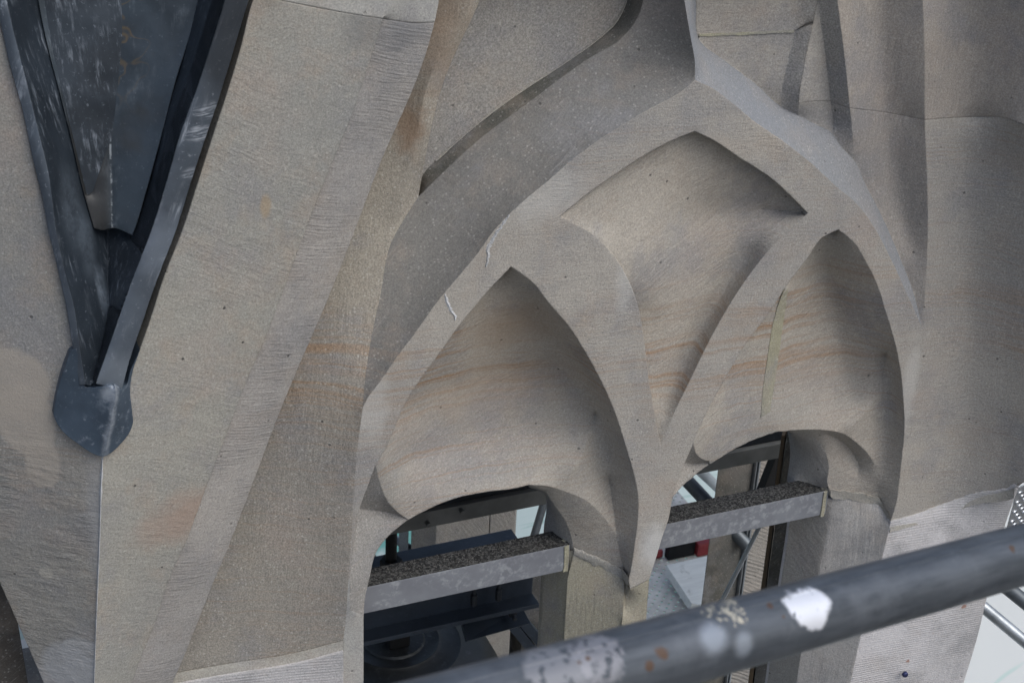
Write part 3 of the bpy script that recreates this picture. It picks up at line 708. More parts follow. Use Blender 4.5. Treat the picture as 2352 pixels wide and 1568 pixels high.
C1.face(cat(sh(CJ, 0, -1.1), sub(CH1, (880,44), None)[0:1] + np.array([[0,-1.1,0]]), rv(sub(CH1, None, (880,42))), (640,-110,.085)), mat=0)
C1.face(cat(sh(CJ2, 0, -1.1), rv(sub(CH2, None, (998,50))), sub(CH1, None, (880,42))), mat=0)
C1.build('coping_stone', [ST['pale']], gable, back=.12)['label'] = 'paler coping stone above the joint'
# backing stone under the lead
B0 = Stone()
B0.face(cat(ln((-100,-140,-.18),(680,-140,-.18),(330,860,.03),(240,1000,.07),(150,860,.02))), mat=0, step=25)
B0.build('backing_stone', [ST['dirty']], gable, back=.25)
# chalky run of lime down the ridge below the lead
rr = cur([(235,1050),(233,1150),(229,1260),(224,1360),(221,1450),(217,1580)])
wd = np.interp(rr[:, 1], [1050,1100,1200,1330,1450,1580], [3,4,3.5,3,2.5,2.5])
rr = cur([tuple(q) for q in rr], step=8); wd = np.interp(rr[:, 1], [1050,1100,1200,1330,1450,1580], [2.5,4,3.2,2.6,2,2]) * np.array([.75 + .7 * noise.noise((q[1] * .05, 1, 4)) for q in rr]).clip(.25, 1.5)
rl = rr.copy(); rl[:, 0] -= wd; rl2 = rr.copy(); rl2[:, 0] += wd
rgw = lambda y: np.interp(y, [1040,1120,1250,1400,1568], [.115,.115,.11,.105,.10])
rr[:, 0] = np.interp(rr[:, 1], RG[:, 1], RG[:, 0]); rl[:, 0] = rr[:, 0] - wd; rl2[:, 0] = rr[:, 0] + wd
rl[:, 2] = rgw(rl[:, 1]) - .0005; rl2[:, 2] = rgw(rl2[:, 1]) + .0012; rr[:, 2] = rgw(rr[:, 1]) + .004
K = Stone(); K.face(cat(rl, rv(rl2)), breaks=[rr[1:-1]], amp=.0008, step=4); K.build('lime_run', [ST['lime']], gable, back=.0)

# --- base course under the left panel, with its bed of mortar
bc = Stone()
bt = sh(jointC, 0, 26, .0); bt[:, 2] += .012
bc.face(cat(bt, (330,1720,-.06), (789,1720,.0)), mat=0)
bc.build('base_stone', [ST['saw']], gable)
mb = Stone()
mb.face(cat(sh(jointC, 0, 1.5, .002), rv(sh(bt, 0, -1, -.004))), mat=0, amp=.003, step=7)
mb.build('mortar_bed', [ST['mortar']], gable)

# --- mullion between the openings, below the joint
jm = 1.2
MU = Stone()
f0 = cat((1318,1262+jm,-.085), rv(sh(s1, 0, jm)), sh(JN, 0, jm), (1447,1352+jm,0), (1491,1330+jm,0))
front = cat((1436,1318+jm,-.032),(1444,1330+jm,0),(1447,1352+jm,0),(1491,1330+jm,0),(1484,1420,0),(1470,1570,0),(1462,1700,0),(1402,1700,-.006),(1414,1568,-.006),(1430,1414,-.008))
MU.face(front, mat=0)
MU.face(cat(rv(sh(s1, 0, jm)), (1430,1414,-.008)[0:0] if False else (1436,1318+jm,-.032), (1430,1414,-.008), (1414,1568,-.006), (1402,1700,-.006), (1280,1700,-.085), (1290,1560,-.085), (1296,1443,-.085), (1303,1330,-.085)), mat=0)
MU.face(cat((1252,1262+jm,-.17), (1318,1262+jm,-.085), (1303,1330,-.085), (1296,1443,-.085), (1290,1560,-.085), (1280,1700,-.085), (1222,1700,-.17), (1233,1568,-.17), (1240,1456,-.17), (1247,1327,-.17)), mat=0)
MU.build('mullion_stone', [ST['olive'], ST['vert']], gable, back=.172)

# --- right pier below its joint
RP = Stone()
jr = 1.5
J2b = sh(J2, 0, jr, .004)
pe = cur([(2344,1108,.07),(2310,1200,.05),(2269,1361,.03),(2244,1465,.03),(2213,1568,.03),(2175,1700,.03)])
sp = cur([(2046,1196+jr,.004),(2035,1243,.004),(2025,1285,.004),(1982,1439,.004),(1953,1568,.004),(1924,1700,.004)])
re = cur([(1912,1146+jr,-.083),(1898,1230,-.083),(1883,1303,-.083),(1844,1475,-.083),(1829,1568,-.083),(1806,1700,-.083)])
be_ = cur([(1818,1120+jr,-.17),(1813,1206,-.17),(1797,1314,-.17),(1778,1450,-.17),(1762,1568,-.17),(1742,1700,-.17)])
RP.face(cat(sub(J2b, None, (2344,1114)), pe, rv(sp)), mat=0)
RP.face(cat(sh(rv(J2a), 0, jr)[0:1], sh(rv(J2a), 0, jr), sh(s2, 0, jr), (1912,1146+jr,-.083), re, rv(sp)), mat=1)
RP.face(cat((1912,1146+jr,-.083), re, rv(be_), (1860,1125+jr,-.125)), mat=2)
pier = RP.build('pier_stone', [ST['saw'], ST['drag'], ST['inner']], gable, back=.172)
pier['label'] = 'pale sawn stone with rust specks below the joint'
# mortar squeezed in the joint of that pier
mj = cat(sh(sub(J2, None, (2330,1115)), 0, -1.5, .001), rv(sh(sub(J2, None, (2330,1115)), -2, 26, .007)))
K = Stone(); K.face(mj, amp=.0015, step=7); K.build('mortar_bed', [ST['mortar']], gable)
# resin-filled vertical joint in the second niche
sa = cur([(1802,664),(1792,690),(1775,750),(1764,820),(1754,890),(1748,958)], rough=.8)
sb = cur([(1806,662),(1803,690),(1794,750),(1783,830),(1772,900),(1765,945)], rough=.8)
sa[:, 2] = [T.at('n2', q[0], q[1]) + .0012 for q in sa]; sa[:, 0] -= 1; sb[:, 0] += 4; sb[:, 2] = [T.at('n2', q[0], q[1]) + .002 for q in sb]
K = Stone(); K.face(cat(sa, rv(sb)), amp=.0006, step=5, bulge=-20); K.build('resin_joint', [ST['resin']], gable, back=.15)
# line of dust lodged in the corner of the sunk panel
c = sub(Dp, (1000, 371), (1443, 3)); a_ = sh(c, -.4, -1.3, .004); b_ = sh(c, .5, .9, .004)
K = Stone(); K.face(cat(a_, rv(b_)), amp=0, step=5); K.build('dust_line', [ST['mortar']], gable, back=.14)
# plain course above the carving
bm = bmesh.new(); f4 = [P(-160, -113, -.03), P(2480, -113, -.03)]; f4 += [f4[1] + np.array([0, 0, .35]), f4[0] + np.array([0, 0, .35])]
hexa(bm, f4 + [p + np.array([0, .2, 0]) for p in f4]); link('upper_stone', bm, ST['fine'], gable)
# chipped lime on the arris of the arch
for pts in ([(1172,492),(1156,512),(1140,535),(1128,556),(1120,568),(1121,590),(1117,617)], [(1022,672),(1026,692),(1034,708),(1041,722),(1048,738)]):
    c = cur(pts, rough=3, step=4); k = np.linspace(0, math.pi, len(c))
    nz_ = np.array([noise.noise((q[0] * .12, q[1] * .12, 2)) for q in c]); n2_ = np.array([noise.noise((q[0] * .15, q[1] * .15, 7)) for q in c])
    a_ = c.copy(); a_[:, 0] -= np.sin(k) ** .5 * (4 + 4 * nz_) + .8; a_[:, 2] = -.0006
    b_ = c.copy(); b_[:, 0] += np.sin(k) ** .5 * (4.5 + 5 * n2_) + .8; b_[:, 2] = -.0002; c[:, 2] = .0018
    K = Stone(); K.face(cat(a_, rv(b_)), breaks=[c[1:-1]], amp=.002, step=3); K.build('lime_crust', [ST['lime']], gable, back=.03)
# olive mortar in the joint of the upper panel
pj = cat(sh(PJ, 0, -3.6, .0015), rv(sh(PJ, 0, 2.4, .0015)))
pj[:, 1] += [1.5 * noise.noise((q[0] * .2, q[1], 0)) for q in pj]
K = Stone(); K.face(pj, amp=.0006, step=5); K.build('mortar_bed', [ST['resin']], gable)

for q_, (d0, d1) in ((cat(rv(JN), s1), (-5, 15)), (cat(rv(J2a), s2), (-6, 12))):
    K = Stone(); u_ = sh(q_, 0, d0, .003); l_ = sh(q_, 0, d1, .003)
    u_[:, 1] += [5 * noise.noise((q[0] * .09, 1, 1)) for q in u_]; l_[:, 1] += [9 * noise.noise((q[0] * .07, 5, 1)) for q in l_]
    K.face(cat(u_, rv(l_)), amp=.003, step=5); K.build('mortar_bed', [ST['mortar']], gable, back=.15)
# small blue-headed anchor in the pier
bm = bmesh.new(); c = P(2077, 1546, .025)
lathe(bm, (0, 0, 0), [(.0075, 0), (.0075, .005), (.006, .0075), (.003, .0085)], 12)
bmesh.ops.rotate(bm, verts=bm.verts, cent=(0, 0, 0), matrix=Matrix.Rotation(math.pi / 2, 3, 'X'))
bmesh.ops.translate(bm, verts=bm.verts, vec=tuple(c))
link('anchor', bm, metal('blue_anchor', (.05, .06, .16), .4, .5), gable, smooth=30)

# ================================================================== LEAD GUTTER
lead = thing('lead_gutter', 'dark lead lined V shaped valley gutter with a pointed apron at its foot', 'gutter')
LI = cur([(0,-110,.0),(15,0,.012),(34,84,.025),(64,201,.042),(84,285,.056),(111,396,.072),(129,526,.085),(148,621,.093),(171,708,.10),(181,779,.106),(196,883,.114)], rough=.8)
LO = cur([(-50,-110,-.01),(-12,0,.005),(0,46,.01),(20,138,.024),(54,262,.044),(75,362,.058),(101,470,.069),(111,526,.075),(134,621,.085),(153,708,.093),(168,795,.10),(183,884,.108)], rough=.8)
RL = cur([(548,-110,.11),(517,0,.11),(483,111,.11),(450,211,.11),(416,302,.11),(389,396,.11),(349,526,.112),(302,648,.115),(262,762,.118),(220,881,.122)], rough=.8)
RR = cur([(606,-110,.105),(571,0,.105),(537,114,.105),(503,225,.105),(477,302,.105),(440,413,.106),(405,526,.108),(356,655,.112),(322,755,.115),(299,822,.118),(280,893,.121)], rough=.8)
K = Stone(); K.face(cat(LO, rv(LI)), amp=.0012, bulge=-30); K.build('edge_strip', [LEAD2], lead, back=.05)
K = Stone(); K.face(cat(RL, rv(RR)), amp=.0015, bulge=-14); K.build('edge_strip', [LEAD2], lead, back=-.05)['label'] = 'broad scuffed lead strip along the right side'
CF = cur([(250,-110,-.13),(252,0,-.12),(250,200,-.09),(248,400,-.045),(248,530,-.005),(248,640,.03),(249,755,.068),(232,840,.09),(212,884,.10)])
PL = cur([(76,-110,-.05),(88,0,-.045),(111,111,-.03),(138,215,-.015),(168,336,.0),(191,436,.012),(216,524,.03)])
PB = cur([(216,524,.03),(236,529,.028),(258,524,.03),(304,540,.05)])
PR = cur([(304,540,.05),(312,520,.048),(329,463,.042),(369,319,.025),(403,188,.008),(440,67,-.01),(456,0,-.02),(478,-110,-.03)])
PC = cur([(246,-90,-.062),(248,0,-.055),(252,120,-.04),(255,235,-.022),(257,400,.006),(258,510,.027)])
PLb = sh(PL, -1.5, 0, -.004); PRb = sh(PR, 10, 0, -.035)
K = Stone(); K.face(cat(LI, (208,886,.112), rv(RL)), breaks=[PLb, rv(PRb), CF[int(len(CF)*.62):-2]], step=9, amp=.002); K.build('valley_lining', [LEAD], lead, back=.12)
PF = cur([(158,-90,-.072),(160,0,-.065),(168,200,-.042),(182,310,-.02),(205,440,.004)])
K = Stone(); K.face(cat(PL, PB, PR), breaks=[PC, PF], amp=.0025, step=10); K.build('centre_panel', [LEADP], lead, back=.1)
AP = cat(cur([(176,800,.105),(164,806,.101),(153,832,.10),(134,889,.092),(122,950,.088)], rough=.4), cur([(122,950,.088),(126,962,.089),(144,990,.097),(181,1020,.11),(222,1045,.122),(236,1049,.124)]),
         cur([(236,1049,.124),(244,1046,.123),(279,1017,.114),(302,983,.108),(306,968,.106)]), cur([(306,968,.106),(302,930,.105),(299,903,.105),(304,856,.104),(322,802,.101)], rough=.4))
AR = cur([(262,880,.132),(266,905,.135),(258,945,.135),(250,1000,.132),(241,1040,.126)])
K = Stone(); K.face(cat(AP, cur([(322,802,.101),(300,850,.106),(286,888,.116),(262,887,.128),(225,889,.120),(198,890,.112),(188,850,.108),(176,800,.105)])), breaks=[AR[1:]], amp=.001, step=7); K.build('apron', [LEADA], lead, back=-.05)
# ================================================================== STEEL BARS IN THE OPENINGS
def bar_mat(name, scuff):
    s = M(name, .55)
    nz = (node(s.t, 'ShaderNodeNewGeometry')).outputs['Normal']
    upz = s.ramp(s.dot(nz, (0, 0, 1)), .5, .8)
    g = s.noise(55, 5, .7)
    c = s.mix(s.ramp(s.noise(14, 4), .3, .7), (.30, .315, .345), (.245, .255, .285))
    c = s.mix(s.math('MULTIPLY', s.math('MULTIPLY', s.ramp(g, .46, .66), s.ramp(s.noise(11, 3), .40, .60)), scuff), c, (.52, .54, .57))
    grit = s.noise(190, 5, .75)
    d = s.mix(s.ramp(grit, .42, .66), (.022, .022, .022), (.14, .138, .132))      # builder's grit lying on top
    c = s.mix(upz, c, d)
    n = s.bump(s.math('MULTIPLY', grit, upz), .6, .006)
    n = s.bump(g, .08, .002, n)
    return s.done(c, n, s.math('ADD', .5, s.math('MULTIPLY', upz, .4)), s.math('MULTIPLY', s.math('SUBTRACT', 1., upz), .35))
BAR = bar_mat('galvanised_bar', .6)
def bar(name, xl, yl, xr, yr, hpx, wv, depth, label, group, mat=BAR, ext=(.06, .02)):
    a, b = P(xl, yl, wv), P(xr, yr, wv)
    z = (a[2] + b[2]) / 2; h = hpx / F * np.linalg.norm(P((xl+xr)/2, yl, wv) - CAM) * 1.14
    bm = bmesh.new()
    box(bm, a[0] - ext[0], b[0] + ext[1], -wv, -wv + depth, z - h, z)
    # loose grit lying along the top
    o = link(name, bm, mat, bevel=.0015)
    return tag(o, label, 'bar', group), a[0] - ext[0], b[0] + ext[1], z, h
b1, bx0, bx1, bz, bh = bar('steel_bar', 845, 1347, 1290, 1254, 63, -.088, .058, 'grey galvanised bar with gritty top across the left opening', 'steel bars across the openings')
b2, cx0, cx1, cz, ch = bar('steel_bar', 1520, 1208, 1888, 1126, 58, -.088, .058, 'grey galvanised bar with gritty top across the right opening', 'steel bars across the openings')
print('bars z', bz, bh, cz, ch, P(845,1347,-.13)[2], P(1290,1254,-.13)[2])
def grit(x0, x1, y0, y1, z, parent, seed):
    r = random.Random(seed); bm = bmesh.new()
    for i in range(420):
        x = r.uniform(x0, x1); y = y0 + (y1 - y0) * r.random(); s = r.uniform(.0007, .0024)
        q = bmesh.ops.create_icosphere(bm, subdivisions=1, radius=s)['verts']
        mt = Matrix.Translation((x, y, z + s * .3)) @ Matrix.Rotation(r.uniform(0, 6), 4, 'Z') @ Matrix.Diagonal((1, r.uniform(.6, 1.2), r.uniform(.4, .8), 1))
        bmesh.ops.transform(bm, matrix=mt, verts=q)
    o = link('grit', bm, GRIT, parent); o['kind'] = 'stuff'
sg = M('stone_grit', .95); GRIT = sg.done(sg.mix(sg.ramp(sg.noise(160, 2), .4, .6), (.018, .018, .018), (.14, .138, .132)))
grit(bx0 + .03, bx1 - .03, .090, .144, bz, b1, 3); grit(cx0 + .03, cx1 - .03, .090, .144, cz, b2, 4)
# mortar round the bar ends
for (xx, zz, hh) in ((bx1 - .012, bz, bh), (cx1 - .014, cz, ch)):
    bm = bmesh.new(); box(bm, xx - .001, xx + .009, .086, .11, zz - hh - .002, zz - .001)
    bmesh.ops.subdivide_edges(bm, edges=list(bm.edges), cuts=3, use_grid_fill=True)
    for v in bm.verts: v.co += noise.noise_vector(v.co * 90) * .003
    link('mortar_plug', bm, ST['resin'], gable, smooth=60)

# ================================================================== BELFRY BEHIND THE WALL
DARK = metal('dark_steel', (.030, .036, .046), .5, .3, (.10, .12, .15), .35)
NAVY = metal('navy_paint', (.030, .042, .062), .45, .1, (.10, .13, .17), .3)
STEEL = metal('grey_beam', (.20, .205, .20), .6, .1, (.3, .3, .3), .3)
PIPE = metal('galvanised_pipe', (.42, .45, .48), .38, .7, (.6, .62, .65), .3)
PIPED = metal('weathered_pipe', (.16, .18, .20), .45, .6, (.35, .38, .40), .3)
# long beam across both openings, inside
bb = thing('steel_beam', 'dark grey steel beam behind the heads of both openings', 'beam')
a, b = P(913, 1224, -.52), P(1596, 1091, -.52)
bm = bmesh.new(); z = (a[2] + b[2]) / 2
box(bm, a[0] - .35, b[0] + .32, .52, .60, z, z + .045); link('web', bm, STEEL, bb, bevel=.002)
bm = bmesh.new(); box(bm, a[0] - .35, b[0] + .32, .533, .72, z + .047, z + .30); link('dark_fill', bm, DARK, bb)  # dark block standing in for the unlit interior above the beam
print('beam z', a[2], b[2])
for q in ((1060, 1172), (982, 1201)):
    p = P(q[0], q[1], -.515); bm = bmesh.new(); tube(bm, (p[0], .505, p[2]), (p[0], .53, p[2]), .006, 8); link('bolt', bm, STEEL, bb)

GREYW = stone('dark_backing_tone', base=(.06, .058, .055), tint=(.045, .045, .042), veins=0, pits=.2)
INN = ST['inner']
# octagonal inner pier seen through the left opening
ip = thing('stone_pier', 'tan tooled stone pier standing behind the left opening', 'pier')
def prism(name, pts, z0, z1, mat, parent):
    bm = bmesh.new()
    lo = [bm.verts.new((p[0], p[1], z0)) for p in pts]; hi = [bm.verts.new((p[0], p[1], z1)) for p in pts]
    n = len(pts)
    for i in range(n): bm.faces.new((lo[i], lo[(i+1) % n], hi[(i+1) % n], hi[i]))
    bm.faces.new(hi); bm.faces.new(lo[::-1])
    return link(name, bm, mat, parent, bevel=.002)
WP = -1.45
x = lambda u, v=1220, wv=WP: P(u, v, wv)[0]
zt = P(1100, 1100, WP)[2]; zb = zt - 1.3
prism('pier_block', [(x(957), 1.50), (x(1002), 1.45), (x(1123), 1.45), (x(1123), 1.64), (x(957) + .06, 1.64)], zb, zt, INN, ip)
prism('pier_block', [(x(1124.5), 1.45), (x(1182), 1.45), (x(1205), 1.52), (x(1205), 1.64), (x(1124.5), 1.64)], zb, zt, INN, ip)
prism('pier_edge', [(x(943), 1.56), (x(956), 1.52), (x(956) + .03, 1.62), (x(943) + .03, 1.62)], zb, zt, ST['pale'], ip)
prism('pier_edge', [(x(1206), 1.54), (x(1222), 1.58), (x(1222), 1.64), (x(1206), 1.64)], zb, zt, ST['pale'], ip)

# bell and its frame
fr = thing('steel_framework', 'dark blue steel bell frame with bolted channels inside the left opening', 'frame')
def span(name, xl, yl, xr, yr, wv, hgt, dpt, mat, parent, ext=(0, 0), flange=0.0):
    a, b = P(xl, yl, wv), P(xr, yr, wv); z = (a[2] + b[2]) / 2
    bm = bmesh.new()
    box(bm, a[0] - ext[0], b[0] + ext[1], -wv, -wv + dpt, z, z + hgt)
    if flange:
        box(bm, a[0] - ext[0], b[0] + ext[1], -wv - flange, -wv - .0005, z - .004, z + .008)
        box(bm, a[0] - ext[0], b[0] + ext[1], -wv - flange, -wv - .0005, z + hgt - .008, z + hgt + .004)
    return link(name, bm, mat, parent, bevel=.0012), (a, b, z)
_, (fa, fb, fz) = span('channel_beam', 835, 1453, 1222, 1366, -.50, .13, .03, NAVY, fr, (.3, 0), .045)
span('channel_beam', 965, 1318, 1206, 1266, -.84, .010, .10, NAVY, fr, (.42, 0))
span('channel_beam', 965, 1330, 1206, 1278, -.845, .012, .03, NAVY, fr, (.42, 0))
for q in ((1088, 1372), (1145, 1359)):
    p = P(q[0], q[1] + 8, -.47); bm = bmesh.new()
    tube(bm, (p[0], .47, p[2] - .012), (p[0], .47, p[2] + .02), .008, 6); tube(bm, (p[0], .47, p[2] + .02), (p[0], .47, p[2] + .045), .0045, 8)
    link('bolt', bm, DARK, fr, smooth=30)
# bracket below
a, b, c, d = P(1059, 1420, -.56), P(1199, 1392, -.56), P(1219, 1430, -.50), P(1073, 1471, -.50)
bm = bmesh.new(); off = np.array([0, .012, -.012])
hexa(bm, [d, c, b, a, d + off, c + off, b + off, a + off]); link('bracket', bm, NAVY, fr, bevel=.001)
span('bracket_flange', 1062, 1424, 1205, 1395, -.555, .03, .012, NAVY, fr, (0, 0), .01)
p = P(1173, 1403, -.53); bm = bmesh.new(); tube(bm, (p[0], .515, p[2]), (p[0], .55, p[2] + .01), .012, 6); tube(bm, (p[0], .50, p[2]-.004), (p[0], .516, p[2]), .006, 8); link('bolt', bm, DARK, fr, smooth=30)
for (u0, v0, u1, v1) in ((1165, 1440, 1215, 1500), (1190, 1432, 1240, 1490)):
    a, b = P(u0, v0, -.60), P(u1, v1, -.60); bm = bmesh.new()
    hexa(bm, [a, a + (.03, 0, 0), b + (.03, 0, 0), b, a + (0, .04, 0), a + (.03, .04, 0), b + (.03, .04, 0), b + (0, .04, 0)]); link('strut', bm, NAVY, fr)
# hanger rod and nut
hr = thing('hanger_rod', 'black threaded rod with a big nut at the left of the left opening', 'rod')
a = P(899, 1215, -.72); b = P(899, 1300, -.72)
bm = bmesh.new(); tube(bm, (a[0], .72, b[2] - .06), (a[0], .72, a[2] + .1), .0145, 16)
BLK = metal('black_iron', (.012, .012, .013), .55, .3, (.05, .05, .05), .2)
link('rod', bm, BLK, hr, smooth=40)
bm = bmesh.new(); tube(bm, (a[0], .72, b[2] - .035), (a[0], .72, b[2] + .022), .029, 6); link('nut', bm, BLK, hr, bevel=.003)
bm = bmesh.new(); box(bm, a[0] - .06, a[0] + .045, .69, .78, b[2] - .05, b[2] - .036); link('plate', bm, NAVY, hr, bevel=.002)
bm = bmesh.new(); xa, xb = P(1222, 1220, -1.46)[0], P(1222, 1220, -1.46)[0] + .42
box(bm, xa + .004, xb, 1.50, 1.60, -3.2, P(1226, 1292, -1.5)[2])  # dark block added so the gap right of the pier stays black
tag(link('dark_backing', bm, GREYW), 'dark backing block added behind the bell, right of the tan pier', 'wall')
# bell
bell = thing('bell', 'dark bronze bell with ringed crown below the steel bar', 'bell')
BC = P(905, 1468, -.86); BCT = BC.copy()
pr = [(.52, -.62), (.44, -.50), (.35, -.30), (.30, -.12), (.27, -.06), (.235, -.028), (.19, -.016), (.182, -.010), (.175, -.012), (.15, -.006), (.13, -.004), (.122, .003), (.114, -.001), (.085, .0), (.08, .006), (.02, .008)]
bm = bmesh.new(); lathe(bm, BC, pr, 64)
BRZ = metal('bell_bronze', (.050, .052, .052), .42, .5, (.17, .18, .19), .5)
link('bell_body', bm, BRZ, bell, smooth=40)
bm = bmesh.new(); box(bm, BC[0] - .03, BC[0] + .03, BC[1] - .05, BC[1] + .05, BC[2] + .006, BC[2] + .05); link('bell_yoke', bm, BLK, bell, bevel=.008)

# things seen through the right opening
WQ = -1.0
sp2 = thing('stone_pier', 'grey green stone pier behind the right opening, with a steel rail on its edge', 'pier')
xq = lambda u, v, wv=WQ: P(u, v, wv)[0]
zt2 = P(1700, 960, WQ)[2]; zb2 = zt2 - 1.4
GREY = stone('sandstone_grey_green', base=(.125, .123, .108), tint=(.105, .103, .092), along=wdir(1660, 1250, 1690, 1300), freq=120, groove=.3, veins=0, pits=.3)  # dark grey green stone
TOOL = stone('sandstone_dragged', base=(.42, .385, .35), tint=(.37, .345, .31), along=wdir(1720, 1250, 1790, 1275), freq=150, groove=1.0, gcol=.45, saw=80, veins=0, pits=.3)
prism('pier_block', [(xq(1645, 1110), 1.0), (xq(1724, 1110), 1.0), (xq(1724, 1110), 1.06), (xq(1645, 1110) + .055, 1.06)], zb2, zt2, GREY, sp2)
prism('pier_block', [(xq(1733, 1110), 1.02), (xq(1812, 1110), 1.02), (xq(1812, 1110), 1.08), (xq(1733, 1110) + .02, 1.08)], zb2, zt2, TOOL, sp2)
bm = bmesh.new(); box(bm, xq(1725, 1110), xq(1727.5, 1110), .985, 1.03, zb2, zt2); box(bm, xq(1729.5, 1110), xq(1732.5, 1110), .98, 1.03, zb2, zt2)
link('rail', bm, PIPE, sp2)
# rod leaning in front of it
bm = bmesh.new(); a, b = P(1745, 1208, -.62), P(1655, 1385, -.62); tube(bm, a, b, .0062, 12)
tag(link('slim_rod', bm, PIPE, smooth=40), 'thin grey steel rod leaning behind the right opening', 'rod')
# flat black sheet for the dark triangle, and the timber by the jamb
bm = bmesh.new()
a, b, c, d = P(1783, 1050, -.80), P(1835, 1030, -.80), P(1815, 1180, -.80), P(1738, 1165, -.80)
off = np.array([0, .03, 0]); hexa(bm, [d, c, b, a, d + off, c + off, b + off, a + off])
tag(link('dark_sheet', bm, BLK), 'flat black sheet behind the upper right of the right opening', 'sheet')
WOOD = M('brown_timber', .8)
wg = WOOD.noise(1.0, 4, .6, WOOD.scale(WOOD.pos, (60, 60, 3)))
WB = WOOD.done(WOOD.mix(WOOD.ramp(wg, .3, .7), (.17, .125, .08), (.10, .075, .05)), WOOD.bump(wg, .2, .003))
tb = thing('timber_post', 'split brown timber post beside the right jamb', 'post')
for (u0, u1, g) in ((1773, 1783, 0), (1786, 1850, 1)):
    bm = bmesh.new()
    a, b = P(u0, 1210, -.36), P(u1, 1210, -.36); c, d = P(u1 - 62, 1620, -.36), P(u0 - 62, 1620, -.36)
    hi0, hi1 = P(u0 + 22, 1000, -.36), P(u1 + 20, 1000, -.36)
    off = np.array([.04, .05, 0]); hexa(bm, [d, c, hi1, hi0, d + off, c + off, hi1 + off, hi0 + off]); link('board', bm, WB if g == 0 else GREY, tb, bevel=.001)

# deck, plank and red case
DECKM = metal('deck_metal', (.80, .76, .70), .6, .0, (.7, .7, .7), .3)
deck = thing('scaffold_deck', 'perforated metal scaffold deck beyond the right opening', 'deck')
c0 = P(1560, 1345, -2.6); dz = c0[2]
def perforated(name, x0, x1, y0, y1, z, nx, ny, mat, parent, r=.30):
    """a sheet with real round holes"""
    bm = bmesh.new(); sx, sy = (x1 - x0) / nx, (y1 - y0) / ny
    for i in range(nx):
        for j in range(ny):
            cx, cy = x0 + (i + .5) * sx, y0 + (j + .5) * sy
            ou = [(cx + dx * sx / 2, cy + dy * sy / 2) for dx, dy in ((1,0),(1,1),(0,1),(-1,1),(-1,0),(-1,-1),(0,-1),(1,-1))]
            rr = r * min(sx, sy) * (1 if (i + j) % 2 else .0001)
            inn = [(cx + rr * math.cos(k * math.pi / 4), cy + rr * math.sin(k * math.pi / 4)) for k in range(8)]
            o_ = [bm.verts.new((p[0], p[1], z)) for p in ou]; n_ = [bm.verts.new((p[0], p[1], z)) for p in inn]
            w_ = [bm.verts.new((p[0], p[1], z - .006)) for p in inn]
            for k in range(8):
                l = (k + 1) % 8
                bm.faces.new((o_[k], o_[l], n_[l], n_[k])); bm.faces.new((n_[k], n_[l], w_[l], w_[k]))
    bmesh.ops.remove_doubles(bm, verts=bm.verts, dist=1e-5)
    return link(name, bm, mat, parent)
perforated('tread', c0[0] - .30, c0[0] + .35, 2.42, 3.30, dz, 28, 38, DECKM, deck, .30)
bm = bmesh.new(); box(bm, c0[0] - .30, c0[0] + .35, 2.345, 2.415, dz - .05, dz + .008); link('side_rail', bm, DECKM, deck, bevel=.006)
perforated('tread', c0[0] - .55, c0[0] + .15, 1.75, 2.33, dz, 30, 25, DECKM, deck, .30)
PLK = M('pale_board', .8); pg = PLK.noise(1.0, 4, .6, PLK.scale(PLK.pos, (6, 60, 60)))
PB_ = PLK.done(PLK.mix(PLK.math('MULTIPLY', PLK.ramp(PLK.noise(16, 4, .6), .58, .72), .5), PLK.mix(PLK.ramp(pg, .3, .7), (.86, .84, .79), (.78, .76, .71)), (.30, .28, .24)))
bm = bmesh.new(); z1 = dz + .085
top = []
for (u, v) in ((1530, 1297), (1640, 1272), (1622, 1392), (1588, 1384)):
    d_ = W @ np.array([(u - 1176) / F, (v - 784) / F, 1.0]); t = (z1 - CAM[2]) / d_[2]; top.append(CAM + t * d_)
lo_ = [p - np.array([0, 0, .05]) for p in top]
hexa(bm, [top[0], top[1], top[2], top[3], lo_[0], lo_[1], lo_[2], lo_[3]])
tag(link('wooden_plank', bm, PB_, bevel=.002), 'pale dirty wooden plank lying on the metal deck', 'plank')
RED = metal('red_paint', (.30, .035, .04), .45, 0, (.4, .1, .1), .3)
rc = thing('red_case', 'red case standing on the deck behind the grey bar', 'case')
def onz(u, v, z):
    d_ = W @ np.array([(u - 1176) / F, (v - 784) / F, 1.0]); return CAM + (z - CAM[2]) / d_[2] * d_
a = onz(1601, 1280, dz + .004)
bm = bmesh.new(); box(bm, a[0], a[0] + .20, a[1], a[1] + .2, dz + .004, dz + .075); link('case_body', bm, RED, rc, bevel=.01)
bm = bmesh.new(); box(bm, a[0] - .14, a[0] - .002, a[1] + .02, a[1] + .06, dz + .004, dz + .09); link('case_handle', bm, BLK, rc, bevel=.008)
bm = bmesh.new(); box(bm, a[0] - .40, a[0] - .15, a[1] + .05, a[1] + .2, dz + .004, dz + .045); link('case_lid', bm, RED, rc, bevel=.008)

